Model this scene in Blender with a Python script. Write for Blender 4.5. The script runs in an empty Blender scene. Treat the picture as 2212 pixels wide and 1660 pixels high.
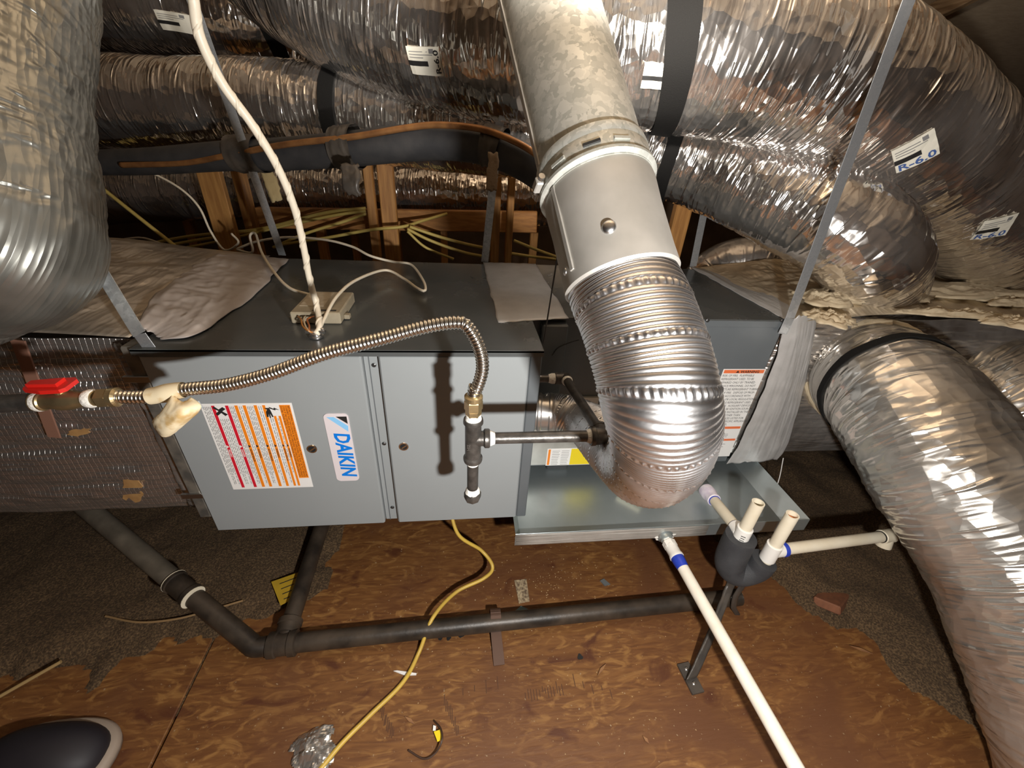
import bpy, bmesh, math, random
import numpy as np
from math import sin, cos, pi, radians
from mathutils import Matrix, Vector
random.seed(7); rng = np.random.default_rng(7)
A_ = np.array
scene = bpy.context.scene
COL = scene.collection

# ------------------------------------------------------------------ camera
FPX, YAW, PITCH, ROLL = 890.2, .1411, .5376, .0666
CAM = A_([0.6896, -0.8761, 1.0033])
FW = A_([sin(YAW)*cos(PITCH), cos(YAW)*cos(PITCH), -sin(PITCH)])
RT = A_([cos(YAW), -sin(YAW), 0.]); UP = np.cross(RT, FW)
RT, UP = cos(ROLL)*RT + sin(ROLL)*UP, -sin(ROLL)*RT + cos(ROLL)*UP
cd = bpy.data.cameras.new('camera'); cam = bpy.data.objects.new('camera', cd); COL.objects.link(cam)
cam.matrix_world = Matrix(((RT[0], UP[0], -FW[0], CAM[0]), (RT[1], UP[1], -FW[1], CAM[1]), (RT[2], UP[2], -FW[2], CAM[2]), (0, 0, 0, 1)))
cd.sensor_fit = 'HORIZONTAL'; cd.sensor_width = 36; cd.lens = FPX/2212*36; cd.clip_start = .02
scene.camera = cam
# ------------------------------------------------------------------ world and the hand-held work light beside the photographer
w = bpy.data.worlds.new('attic_air'); scene.world = w; w.use_nodes = True
w.node_tree.nodes['Background'].inputs[0].default_value = (.9, .75, .6, 1)
w.node_tree.nodes['Background'].inputs[1].default_value = .02
def lamp(name, kind, loc, power, size, color=(1, .93, .84), aim=None, **kw):
    l = bpy.data.lights.new(name, kind); l.energy = power; l.color = color
    l.shadow_soft_size = size
    for k, v in kw.items(): setattr(l, k, v)
    o = bpy.data.objects.new(name, l); COL.objects.link(o); o.location = loc
    if aim is not None:
        o.rotation_euler = (Vector(aim)-Vector(loc)).to_track_quat('-Z', 'Y').to_euler()
    return o
lamp('work_light', 'POINT', (.95, -1.00, .76), 53, .022, (1, .965, .92))
lamp('roof_fill_spot', 'SPOT', (.92, -.50, 1.32), 135, .05, (1, .93, .84), aim=(.98, .75, 1.98), spot_size=radians(110), spot_blend=.55)  # added fill spot, brightens the roof so the foil ducts reflect it
scene.view_settings.view_transform = 'Standard'; scene.view_settings.look = 'None'
scene.view_settings.exposure = .45; scene.view_settings.gamma = 1; scene.view_settings.use_curve_mapping = False

# ------------------------------------------------------------------ measuring helpers: a sight line from the photo cut at a known distance or plane
def sight(x, y): return FW + RT*(x-1106)/FPX - UP*(y-830)/FPX
def at(x, y, d): return CAM + sight(x, y)*d
def on(x, y, X=None, Y=None, Z=None):
    s = sight(x, y)
    ax, v = (0, X) if X is not None else (1, Y) if Y is not None else (2, Z)
    return CAM + s*((v-CAM[ax])/s[ax])
def seen(p):
    d = np.asarray(p)-CAM; z = d@FW
    return np.stack([1106+FPX*(d@RT)/z, 830-FPX*(d@UP)/z, z], -1)

# ------------------------------------------------------------------ materials
MATS = {}
def new_mat(name):
    m = bpy.data.materials.new(name); m.use_nodes = True; MATS[name] = m
    nt = m.node_tree; return m, nt, nt.nodes, nt.links, nt.nodes['Principled BSDF']
def mat(name, col, rough=.5, metal=0., col2=None, scale=8., stretch=(1, 1, 1), bump=0., bscale=None, detail=4, lo=.35, hi=.65, spec=None, rough2=None, coat=0):
    m, nt, N, L, b = new_mat(name)
    b.inputs['Base Color'].default_value = (*col, 1); b.inputs['Roughness'].default_value = rough; b.inputs['Metallic'].default_value = metal
    if spec is not None: b.inputs['Specular IOR Level'].default_value = spec
    if coat: b.inputs['Coat Weight'].default_value = coat
    if col2 or bump or rough2:
        tc = N.new('ShaderNodeTexCoord'); mp = N.new('ShaderNodeMapping'); mp.inputs['Scale'].default_value = stretch
        L.new(tc.outputs['Object'], mp.inputs[0])
        n = N.new('ShaderNodeTexNoise'); n.inputs['Scale'].default_value = scale; n.inputs['Detail'].default_value = detail
        L.new(mp.outputs[0], n.inputs['Vector'])
        mr = N.new('ShaderNodeMapRange'); mr.inputs[1].default_value = lo; mr.inputs[2].default_value = hi; L.new(n.outputs[0], mr.inputs[0])
        if col2:
            mx = N.new('ShaderNodeMix'); mx.data_type = 'RGBA'; mx.inputs[6].default_value = (*col, 1); mx.inputs[7].default_value = (*col2, 1)
            L.new(mr.outputs[0], mx.inputs[0]); L.new(mx.outputs[2], b.inputs['Base Color'])
        if rough2:
            m2 = N.new('ShaderNodeMapRange'); m2.inputs[3].default_value = rough; m2.inputs[4].default_value = rough2
            L.new(mr.outputs[0], m2.inputs[0]); L.new(m2.outputs[0], b.inputs['Roughness'])
        if bump:
            n2 = N.new('ShaderNodeTexNoise'); n2.inputs['Scale'].default_value = bscale or scale; n2.inputs['Detail'].default_value = detail
            L.new(mp.outputs[0], n2.inputs['Vector'])
            bp = N.new('ShaderNodeBump'); bp.inputs['Strength'].default_value = bump; bp.inputs['Distance'].default_value = .004
            L.new(n2.outputs[0], bp.inputs['Height']); L.new(bp.outputs[0], b.inputs['Normal'])
    return m
def foil_mat(name, col, rough, dust=.15, dustcol=(.42, .37, .30), crinkle=.5, wu=70., wv=5., rough2=None):
    """aluminised duct jacket: fine creases that run round the duct (UV: u along in metres, v round in metres)"""
    m, nt, N, L, b = new_mat(name)
    uv = N.new('ShaderNodeUVMap')
    w1 = N.new('ShaderNodeMapping'); w1.inputs['Scale'].default_value = (wu, wv, 1); L.new(uv.outputs[0], w1.inputs[0])
    n1 = N.new('ShaderNodeTexNoise'); n1.noise_type = 'RIDGED_MULTIFRACTAL'; n1.inputs['Scale'].default_value = 1; n1.inputs['Detail'].default_value = 3; n1.inputs['Distortion'].default_value = .5
    L.new(w1.outputs[0], n1.inputs['Vector'])
    w2 = N.new('ShaderNodeMapping'); w2.inputs['Scale'].default_value = (wu*.45, wv*4, 1); w2.inputs['Rotation'].default_value = (0, 0, .5); L.new(uv.outputs[0], w2.inputs[0])
    n2 = N.new('ShaderNodeTexVoronoi'); n2.feature = 'F1'; n2.inputs['Scale'].default_value = 1; L.new(w2.outputs[0], n2.inputs['Vector'])
    ad = N.new('ShaderNodeMath'); ad.operation = 'MULTIPLY_ADD'; ad.inputs[1].default_value = .35; L.new(n2.outputs['Distance'], ad.inputs[0]); L.new(n1.outputs[0], ad.inputs[2])
    wm = N.new('ShaderNodeMapping'); wm.inputs['Scale'].default_value = (7, 5, 1); L.new(uv.outputs[0], wm.inputs[0])
    nm = N.new('ShaderNodeTexNoise'); nm.inputs['Scale'].default_value = 1; nm.inputs['Detail'].default_value = 2; L.new(wm.outputs[0], nm.inputs['Vector'])
    mm = N.new('ShaderNodeMapRange'); mm.inputs[1].default_value = .3; mm.inputs[2].default_value = .65; mm.inputs[3].default_value = .45; L.new(nm.outputs[0], mm.inputs[0])
    mh = N.new('ShaderNodeMath'); mh.operation = 'MULTIPLY'; L.new(ad.outputs[0], mh.inputs[0]); L.new(mm.outputs[0], mh.inputs[1])
    bp = N.new('ShaderNodeBump'); bp.inputs['Strength'].default_value = crinkle; bp.inputs['Distance'].default_value = .010
    L.new(mh.outputs[0], bp.inputs['Height']); L.new(bp.outputs[0], b.inputs['Normal'])
    tc = N.new('ShaderNodeTexCoord')
    nd = N.new('ShaderNodeTexNoise'); nd.inputs['Scale'].default_value = 5; nd.inputs['Detail'].default_value = 6; L.new(tc.outputs['Object'], nd.inputs['Vector'])
    mr = N.new('ShaderNodeMapRange'); mr.inputs[1].default_value = .35; mr.inputs[2].default_value = .75; mr.inputs[3].default_value = dust*.3; mr.inputs[4].default_value = dust*1.7; L.new(nd.outputs[0], mr.inputs[0])
    inv = N.new('ShaderNodeMath'); inv.operation = 'SUBTRACT'; inv.inputs[0].default_value = 1; L.new(mr.outputs[0], inv.inputs[1]); L.new(inv.outputs[0], b.inputs['Metallic'])
    mx = N.new('ShaderNodeMix'); mx.data_type = 'RGBA'; mx.inputs[6].default_value = (*col, 1); mx.inputs[7].default_value = (*dustcol, 1)
    L.new(mr.outputs[0], mx.inputs[0]); L.new(mx.outputs[2], b.inputs['Base Color'])
    mr2 = N.new('ShaderNodeMapRange'); mr2.inputs[3].default_value = rough; mr2.inputs[4].default_value = rough2 or rough+.25; L.new(mr.outputs[0], mr2.inputs[0]); L.new(mr2.outputs[0], b.inputs['Roughness'])
    return m
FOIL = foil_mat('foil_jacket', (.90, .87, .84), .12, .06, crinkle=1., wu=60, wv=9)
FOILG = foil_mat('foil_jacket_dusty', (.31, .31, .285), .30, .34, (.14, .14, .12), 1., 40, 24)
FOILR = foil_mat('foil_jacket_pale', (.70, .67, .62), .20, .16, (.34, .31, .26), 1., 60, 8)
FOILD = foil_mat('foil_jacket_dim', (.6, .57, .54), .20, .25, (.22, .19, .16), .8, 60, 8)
def scrim_mat():
    m, nt, N, L, b = new_mat('foil_scrim_board')
    uv = N.new('ShaderNodeUVMap')
    br = N.new('ShaderNodeTexBrick'); br.offset = 0; br.inputs['Scale'].default_value = 1; br.inputs['Brick Width'].default_value = .016; br.inputs['Row Height'].default_value = .012
    br.inputs['Mortar Size'].default_value = .0011; br.inputs['Mortar Smooth'].default_value = 1; L.new(uv.outputs[0], br.inputs['Vector'])
    n = N.new('ShaderNodeTexNoise'); n.inputs['Scale'].default_value = 40; n.inputs['Detail'].default_value = 4; L.new(uv.outputs[0], n.inputs['Vector'])
    ad = N.new('ShaderNodeMath'); ad.operation = 'MULTIPLY_ADD'; ad.inputs[1].default_value = .5; L.new(br.outputs['Fac'], ad.inputs[0]); L.new(n.outputs[0], ad.inputs[2])
    bp = N.new('ShaderNodeBump'); bp.inputs['Strength'].default_value = .6; bp.inputs['Distance'].default_value = .004; L.new(ad.outputs[0], bp.inputs['Height']); L.new(bp.outputs[0], b.inputs['Normal'])
    b.inputs['Metallic'].default_value = .9; b.inputs['Roughness'].default_value = .26; b.inputs['Base Color'].default_value = (.66, .63, .60, 1)
    return m
SCRIM = scrim_mat()
def galv_mat(name, c1, c2, scale, rough, metal=.75):
    m, nt, N, L, b = new_mat(name)
    tc = N.new('ShaderNodeTexCoord')
    n0 = N.new('ShaderNodeTexNoise'); n0.inputs['Scale'].default_value = scale*.6; L.new(tc.outputs['Object'], n0.inputs['Vector'])
    mxv = N.new('ShaderNodeMix'); mxv.data_type = 'VECTOR'; mxv.inputs[0].default_value = .03; L.new(tc.outputs['Object'], mxv.inputs[4]); L.new(n0.outputs['Color'], mxv.inputs[5])
    v = N.new('ShaderNodeTexVoronoi'); v.inputs['Scale'].default_value = scale; L.new(mxv.outputs[1], v.inputs['Vector'])
    n = N.new('ShaderNodeTexNoise'); n.inputs['Scale'].default_value = 9; n.inputs['Detail'].default_value = 5; L.new(tc.outputs['Object'], n.inputs['Vector'])
    sp = N.new('ShaderNodeSeparateColor'); L.new(v.outputs['Color'], sp.inputs[0])
    ad = N.new('ShaderNodeMath'); ad.operation = 'MULTIPLY_ADD'; ad.inputs[1].default_value = .6; L.new(sp.outputs[0], ad.inputs[0])
    ml = N.new('ShaderNodeMath'); ml.operation = 'MULTIPLY'; ml.inputs[1].default_value = .5; L.new(n.outputs[0], ml.inputs[0]); L.new(ml.outputs[0], ad.inputs[2])
    mx = N.new('ShaderNodeMix'); mx.data_type = 'RGBA'; mx.inputs[6].default_value = (*c1, 1); mx.inputs[7].default_value = (*c2, 1); L.new(ad.outputs[0], mx.inputs[0]); L.new(mx.outputs[2], b.inputs['Base Color'])
    mr = N.new('ShaderNodeMapRange'); mr.inputs[3].default_value = rough+.12; mr.inputs[4].default_value = rough-.08; L.new(ad.outputs[0], mr.inputs[0]); L.new(mr.outputs[0], b.inputs['Roughness'])
    b.inputs['Metallic'].default_value = metal
    return m
GALV = galv_mat('galvanised_spangle', (.33, .34, .305), (.70, .70, .65), 105, .44, .55)
GALVM = mat('galvanised_dull', (.45, .435, .40), .48, .6, (.57, .55, .51), 14, bump=.04)
STRAPM = galv_mat('hanger_strap_steel', (.34, .36, .38), (.58, .60, .62), 120, .42)
PANM = mat('pan_steel', (.50, .56, .57), .34, .80, (.42, .48, .49), 7, rough2=.42)
ALU = mat('flex_aluminium', (.80, .79, .79), .27, 1., (.84, .83, .84), 12, rough2=.36)
STEELH = mat('stainless_hose', (.80, .77, .71), .20, 1.)
BRASS = mat('brass', (.62, .48, .26), .36, .9, (.46, .36, .20), 40)
IRON = mat('black_iron', (.060, .055, .050), .36, .55, (.12, .11, .10), 45, bump=.12, bscale=160)
DOPE = mat('white_pipe_dope', (.86, .84, .78), .6, bump=.6, bscale=220)
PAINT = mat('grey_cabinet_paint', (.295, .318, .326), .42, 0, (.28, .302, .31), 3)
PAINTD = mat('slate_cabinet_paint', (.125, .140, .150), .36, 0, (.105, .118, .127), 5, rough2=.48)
TOPP = mat('shaded_cabinet_top_paint', (.078, .086, .088), .20, 0, (.090, .096, .097), 9, rough2=.28, spec=.6)  # cabinet paint made darker: the weak light on the tops is in the colour
TAPEG = mat('grey_duct_tape', (.47, .46, .45), .42, .15, (.40, .39, .38), 18, bump=.25, bscale=50)
TAPEB = mat('black_tape', (.045, .040, .036), .40, 0, (.075, .062, .05), 20, bump=.3, bscale=60)
WEB = mat('black_webbing', (.010, .0095, .009), .85, 0, bump=.4, bscale=500, spec=.15)
FOAM = mat('black_pipe_foam', (.028, .028, .030), .62, 0, (.045, .043, .043), 20, bump=.1, bscale=200)
FOAMD = mat('dark_grey_foam', (.050, .052, .056), .7, 0, (.035, .036, .04), 20, bump=.2, bscale=250)
COPPER = mat('tarnished_copper', (.36, .17, .06), .45, .5, (.20, .09, .035), 22)
PVC = mat('cream_pvc', (.80, .73, .58), .38, 0, (.74, .66, .50), 16)
PVCW = mat('white_pvc_fitting', (.84, .82, .77), .36)
PRIMER = mat('blue_pvc_primer', (.02, .05, .42), .35)
PRIMERP = mat('lilac_pvc_primer', (.62, .55, .66), .4, 0, (.78, .74, .78), 60)
WIRE = mat('cream_wire', (.74, .66, .52), .45)
WIREB = mat('bundle_jacket', (.78, .70, .56), .42, bump=.2, bscale=60)
YEL = mat('yellow_cable', (.62, .42, .07), .45, 0, (.50, .33, .06), 10)
YELB = mat('yellow_house_cable', (.74, .58, .18), .5, 0, (.62, .46, .12), 10)
WOOD = mat('framing_lumber', (.58, .29, .085), .55, 0, (.40, .18, .05), 9, (9, 9, .8), bump=.15, bscale=22)
WOODX = mat('framing_lumber_flat', (.52, .25, .075), .55, 0, (.36, .16, .05), 9, (.8, 9, 9), bump=.15, bscale=22)
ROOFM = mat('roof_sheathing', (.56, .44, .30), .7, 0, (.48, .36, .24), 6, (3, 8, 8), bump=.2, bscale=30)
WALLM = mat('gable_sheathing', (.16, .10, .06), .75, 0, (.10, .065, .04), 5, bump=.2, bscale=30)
RAFT = mat('rafter_lumber', (.36, .23, .12), .65, 0, (.2, .11, .05), 9, (9, .8, 9), bump=.1)
MASTIC = mat('tan_duct_mastic', (.62, .52, .36), .6, 0, (.52, .42, .28), 20, bump=.7, bscale=45)
CEMENT = mat('white_overspray', (.55, .55, .48), .7)
PAPER = mat('paper_tag', (.80, .68, .46), .7, 0, (.62, .42, .18), 28, lo=.5, hi=.62)
WHITE = mat('white_label', (.82, .81, .79), .42)
CREAM = mat('cream_label', (.80, .77, .66), .5)
ORANGE = mat('orange_print', (.86, .24, .012), .42)
ORANGER = mat('red_orange_print', (.78, .18, .06), .42)
REDP = mat('red_print', (.62, .012, .03), .42)
INK = mat('black_print', (.02, .02, .02), .45)
INKG = mat('grey_print', (.22, .22, .22), .5)
BLUEP = mat('blue_print', (.0, .19, .72), .42)
BLUEL = mat('light_blue_print', (.25, .55, .86), .42)
BLUED = mat('dark_blue_print', (.06, .12, .34), .5)
YELP = mat('yellow_print', (.80, .62, .01), .45)
BADGE = mat('badge_plastic', (.70, .64, .66), .35)
REDH = mat('red_valve_handle', (.62, .018, .012), .32, coat=.3)
DARK = mat('dark_hole', (.012, .012, .012), .6)
CHROME = mat('bright_rim', (.75, .75, .75), .18, 1.)
SCREW = mat('dark_screw', (.10, .10, .10), .35, .8)
ZINC = mat('zinc_screw', (.62, .62, .62), .3, 1.)
BOXB = mat('beige_module', (.36, .31, .22), .5, 0, (.28, .24, .17), 25)
RUBBER = mat('dark_rubber', (.012, .010, .014), .6)
PALE = mat('pale_rim', (.30, .24, .19), .6)
BOARD = mat('dim_board', (.22, .085, .04), .65, 0, (.15, .06, .03), 8, (6, 6, 1))
CLING = mat('crumpled_foil', (.55, .52, .48), .25, .8)
def floor_mat():
    m, nt, N, L, b = new_mat('plywood_deck')
    tc = N.new('ShaderNodeTexCoord')
    def noise(scale, sx, sy, detail=5, dist=0):
        mp = N.new('ShaderNodeMapping'); mp.inputs['Scale'].default_value = (sx, sy, 1); L.new(tc.outputs['Object'], mp.inputs[0])
        n = N.new('ShaderNodeTexNoise'); n.inputs['Scale'].default_value = scale; n.inputs['Detail'].default_value = detail; n.inputs['Distortion'].default_value = dist
        L.new(mp.outputs[0], n.inputs['Vector']); return n
    def mix(fac, a, c, lo, hi):
        mr = N.new('ShaderNodeMapRange'); mr.inputs[1].default_value = lo; mr.inputs[2].default_value = hi; L.new(fac, mr.inputs[0])
        mx = N.new('ShaderNodeMix'); mx.data_type = 'RGBA'; L.new(mr.outputs[0], mx.inputs[0])
        for i, v in ((6, a), (7, c)):
            if isinstance(v, tuple): mx.inputs[i].default_value = (*v, 1)
            else: L.new(v, mx.inputs[i])
        return mx.outputs[2]
    grain = noise(9, 1.2, 7, 7, 1.4); big = noise(2.6, 1, 1.3, 6, .6); flake = noise(9, 1, 2.6, 5, 3.); stain = noise(6, 1, 1.8, 8, 1.2); dust = noise(120, 1, 1, 2)
    c = mix(grain.outputs[0], (.190, .080, .021), (.118, .043, .011), .35, .65)
    c = mix(flake.outputs[0], c, (.27, .130, .037), .52, .68)
    c = mix(big.outputs[0], c, (.12, .046, .016), .46, .66)
    c = mix(stain.outputs[0], c, (.085, .026, .008), .61, .70)
    c = mix(dust.outputs[0], c, (.34, .25, .15), .70, .78)
    L.new(c, b.inputs['Base Color'])
    b.inputs['Roughness'].default_value = .58
    bp = N.new('ShaderNodeBump'); bp.inputs['Strength'].default_value = .25; bp.inputs['Distance'].default_value = .003; L.new(grain.outputs[0], bp.inputs['Height']); L.new(bp.outputs[0], b.inputs['Normal'])
    return m
PLY = floor_mat()
INSUL = mat('loose_fill', (.050, .029, .013), .95, 0, (.17, .105, .05), 190, detail=6, bump=.9, bscale=260, lo=.42, hi=.72)

# ------------------------------------------------------------------ mesh helpers
class MB:
    """collects shapes, links them as ONE mesh object"""
    def __init__(s): s.v = []; s.f = []; s.n = 0; s.uv = None
    def add(s, v, f):
        v = np.asarray(v, float).reshape(-1, 3); s.v.append(v)
        s.f += [tuple(i+s.n for i in q) for q in f]; s.n += len(v); return s
    def box(s, x0, x1, y0, y1, z0, z1): return s.obox(((x0+x1)/2, (y0+y1)/2, (z0+z1)/2), np.eye(3), ((x1-x0)/2, (y1-y0)/2, (z1-z0)/2))
    def obox(s, c, ax, h, b=None):
        ax = np.asarray(ax, float); c = np.asarray(c, float)
        if b is None: b = min(min(h)*.25, .004)
        # chamfered box, 24 verts
        vs = []; idx = {}
        for sx in (-1, 1):
            for sy in (-1, 1):
                for sz in (-1, 1):
                    for k in range(3):
                        q = [sx*h[0], sy*h[1], sz*h[2]]
                        for j in range(3):
                            if j != k: q[j] -= b*(1 if q[j] > 0 else -1)
                        idx[(sx, sy, sz, k)] = len(vs); vs.append(c + ax[0]*q[0] + ax[1]*q[1] + ax[2]*q[2])
        F = []
        def quad(keys, want):
            a = [vs[idx[k]] for k in keys]; n = np.cross(a[1]-a[0], a[2]-a[0]); w_ = ax[0]*want[0]+ax[1]*want[1]+ax[2]*want[2]
            ks = [idx[k] for k in keys]; F.append(tuple(ks if n@w_ > 0 else ks[::-1]))
        for k in range(3):
            i, j = [q for q in range(3) if q != k]
            for sk in (-1, 1):
                def key(a, c_):
                    t = [0, 0, 0]; t[k] = sk; t[i] = a; t[j] = c_; return (*t, k)
                wv = [0, 0, 0]; wv[k] = sk
                quad([key(-1, -1), key(1, -1), key(1, 1), key(-1, 1)], wv)
            for si in (-1, 1):
                for sj in (-1, 1):
                    def key2(sk, kk):
                        t = [0, 0, 0]; t[k] = sk; t[i] = si; t[j] = sj; return (*t, kk)
                    wv = [0, 0, 0]; wv[i] = si; wv[j] = sj
                    quad([key2(-1, i), key2(1, i), key2(1, j), key2(-1, j)], wv)
        for sx in (-1, 1):
            for sy in (-1, 1):
                for sz in (-1, 1): quad([(sx, sy, sz, 0), (sx, sy, sz, 1), (sx, sy, sz, 2)], (sx, sy, sz))
        return s.add(vs, F)
    def beam(s, a, b, w_, t, side):
        """square bar from a to b, width w_ along side"""
        a, b = np.asarray(a, float), np.asarray(b, float); d = b-a; l = np.linalg.norm(d); d /= l
        sd = np.asarray(side, float); sd = sd-d*(sd@d); sd /= np.linalg.norm(sd); n = np.cross(d, sd)
        return s.obox((a+b)/2, [sd, n, d], (w_/2, t/2, l/2))
    def tube(s, pts, r, seg=16, n=None, caps=True, tension=True):
        p = spline(pts, n) if n else np.asarray(pts, float)
        T, Nn, B = frames(p); m = len(p)
        rr = np.full(m, r) if np.isscalar(r) else np.interp(np.linspace(0, 1, m), np.linspace(0, 1, len(r)), r)
        th = np.arange(seg)*2*pi/seg
        v = p[:, None]+rr[:, None, None]*(cos_(th)[None, :, None]*Nn[:, None]+sin_(th)[None, :, None]*B[:, None])
        F = grid_faces(m, seg, True)
        v = v.reshape(-1, 3)
        if caps: F += [tuple(range(seg))[::-1], tuple((m-1)*seg+i for i in range(seg))]
        return s.add(v, F)
    def lathe(s, p0, p1, prof, seg=24, up=None, caps=True):
        """revolve profile [(metres along, radius)] about the axis from p0 towards p1"""
        p0, p1 = np.asarray(p0, float), np.asarray(p1, float); d = p1-p0; d /= np.linalg.norm(d)
        a = np.asarray(up if up is not None else ((0, 0, 1) if abs(d[2]) < .9 else (1, 0, 0)), float); a = a-d*(a@d); a /= np.linalg.norm(a); b = np.cross(d, a)
        th = np.arange(seg)*2*pi/seg
        v = np.concatenate([p0+d*t+r*(cos_(th)[:, None]*a+sin_(th)[:, None]*b) for t, r in prof])
        m = len(prof); F = grid_faces(m, seg, True)
        if caps: F += [tuple(range(seg))[::-1], tuple((m-1)*seg+i for i in range(seg))]
        return s.add(v, F)
    def poly(s, pts, th, nrm):
        """flat outline given its thickness"""
        p = np.asarray(pts, float); n = len(p); nr = np.asarray(nrm, float)
        c = np.cross(p[1]-p[0], p[2]-p[0])
        if c@nr < 0: p = p[::-1]
        return s.add(np.concatenate([p, p+nr*th]), [tuple(range(n))[::-1], tuple(range(n, 2*n))] + [(i, (i+1) % n, n+(i+1) % n, n+i) for i in range(n)])
    def build(s, name, m, parent=None, smooth=False, **tags):
        return obj(name, np.concatenate(s.v), s.f, m, parent, smooth, s.uv, **tags)
cos_, sin_ = np.cos, np.sin
def spline(pts, n):
    p = np.asarray(pts, float)
    if len(p) == 2: return p[0]+(p[1]-p[0])*np.linspace(0, 1, n)[:, None]
    q = np.vstack([2*p[0]-p[1], p, 2*p[-1]-p[-2]]); out = []
    for i in range(1, len(q)-2):
        t = np.linspace(0, 1, 40, endpoint=False)[:, None]
        a, b, c, d = q[i-1], q[i], q[i+1], q[i+2]
        out.append(.5*((2*b)+(c-a)*t+(2*a-5*b+4*c-d)*t**2+(3*b-a-3*c+d)*t**3))
    out = np.vstack(out+[p[-1:]]); L = np.r_[0, np.cumsum(np.linalg.norm(np.diff(out, axis=0), axis=1))]
    s = np.linspace(0, L[-1], n)
    return np.stack([np.interp(s, L, out[:, k]) for k in range(3)], 1)
def frames(p):
    T = np.gradient(p, axis=0); T /= np.linalg.norm(T, axis=1)[:, None]
    N0 = np.array([0, 0, 1.]) if abs(T[0][2]) < .9 else np.array([1., 0, 0]); N = np.zeros_like(p)
    n = N0
    for i in range(len(p)):
        n = n-T[i]*(n@T[i]); n /= np.linalg.norm(n); N[i] = n
    return T, N, np.cross(T, N)
def grid_faces(m, seg, wrap):
    i = np.arange(m-1)[:, None]; j = np.arange(seg if wrap else seg-1)[None]
    j2 = (j+1) % seg
    return list(map(tuple, np.stack([i*seg+j+0*i, i*seg+j2, (i+1)*seg+j2, (i+1)*seg+j], -1).reshape(-1, 4).tolist()))
WLOC = {}
def link(o, parent):
    COL.objects.link(o)
    if parent is not None: o.parent = parent
def obj(name, v, f, m, parent=None, smooth=False, uv=None, label=None, cat=None, group=None, kind=None, autosmooth=None):
    v = np.asarray(v, float)
    base = WLOC[parent.name] if parent is not None else A_([(v[:, 0].min()+v[:, 0].max())/2, (v[:, 1].min()+v[:, 1].max())/2, v[:, 2].min()])
    me = bpy.data.meshes.new(name); me.from_pydata((v-base).tolist(), [], f)
    if uv is not None:
        l = me.uv_layers.new(name='UVMap'); vi = np.zeros(len(me.loops), int); me.loops.foreach_get('vertex_index', vi); l.data.foreach_set('uv', np.asarray(uv)[vi].ravel())
    me.materials.append(m); me.update()
    if smooth:
        me.polygons.foreach_set('use_smooth', [True]*len(me.polygons))
        if smooth != 'all':
            me.set_sharp_from_angle(angle=radians(40))
    o = bpy.data.objects.new(name, me); link(o, parent)
    if parent is None: o.location = base
    WLOC[o.name] = base
    return tag(o, label, cat, group, kind)
def tag(o, label=None, cat=None, group=None, kind=None):
    for k, q in (('label', label), ('category', cat), ('group', group), ('kind', kind)):
        if q: o[k] = q
    return o
def thing(name, loc, label, cat, group=None, kind=None):
    o = bpy.data.objects.new(name, None); o.empty_display_size = .05; COL.objects.link(o); o.location = loc; WLOC[o.name] = A_(loc, float)
    return tag(o, label, cat, group, kind)
def vnoise(x, y, seed=0, py=None):
    """value noise, optionally periodic in y"""
    x = np.asarray(x, float); y = np.asarray(y, float); xi = np.floor(x).astype(int); yi = np.floor(y).astype(int); fx = x-xi; fy = y-yi
    fx = fx*fx*(3-2*fx); fy = fy*fy*(3-2*fy)
    def h(a, b):
        if py: b = b % py
        n = (a*374761393+b*668265263+seed*1442695041) & 0xFFFFFFFF
        n = ((n ^ (n >> 13))*1274126177) & 0xFFFFFFFF
        return ((n ^ (n >> 16)) & 0xFFFF)/65535.*2-1
    return (h(xi, yi)*(1-fx)+h(xi+1, yi)*fx)*(1-fy)+(h(xi, yi+1)*(1-fx)+h(xi+1, yi+1)*fx)*fy
def text(name, body, size, o, xd, yd, m, parent, off=.0004, bold=0, align='LEFT', width=None, shear=0, warp=None):
    c = bpy.data.curves.new(name, 'FONT'); c.body = body; c.size = size; c.align_x = align; c.offset = bold; c.resolution_u = 2; c.shear = shear
    t = bpy.data.objects.new(name, c); me = bpy.data.meshes.new_from_object(t); bpy.data.objects.remove(t); bpy.data.curves.remove(c)
    v = np.zeros(len(me.vertices)*3); me.vertices.foreach_get('co', v); v = v.reshape(-1, 3); F = [tuple(p.vertices) for p in me.polygons]; bpy.data.meshes.remove(me)
    if not len(v): return None
    if width: v[:, 0] = (v[:, 0]-v[:, 0].min())*width/np.ptp(v[:, 0])
    if warp is not None: return obj(name, warp(v[:, 0], v[:, 1]), F, m, parent)
    xd, yd = A_(xd, float), A_(yd, float); n = np.cross(xd, yd)
    return obj(name, A_(o)+v[:, :1]*xd+v[:, 1:2]*yd+n*off, F, m, parent)

# ================================================================== the setting
FZ = -.30
fl = MB().box(-4, 5.5, -3.5, 4, FZ-.06, FZ-.02).build('floor', INSUL, kind='structure')
seams_x = [-2.48, -.035, 2.40, 4.84]; seams_y = [-1.95, -.72, .505, 1.73]
for i in range(3):
    for j in range(3):
        MB().box(seams_x[i]+.003, seams_x[i+1]-.003, seams_y[j]+.003, seams_y[j+1]-.003, FZ-.02, FZ).build('deck_panel', PLY, fl)
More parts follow.
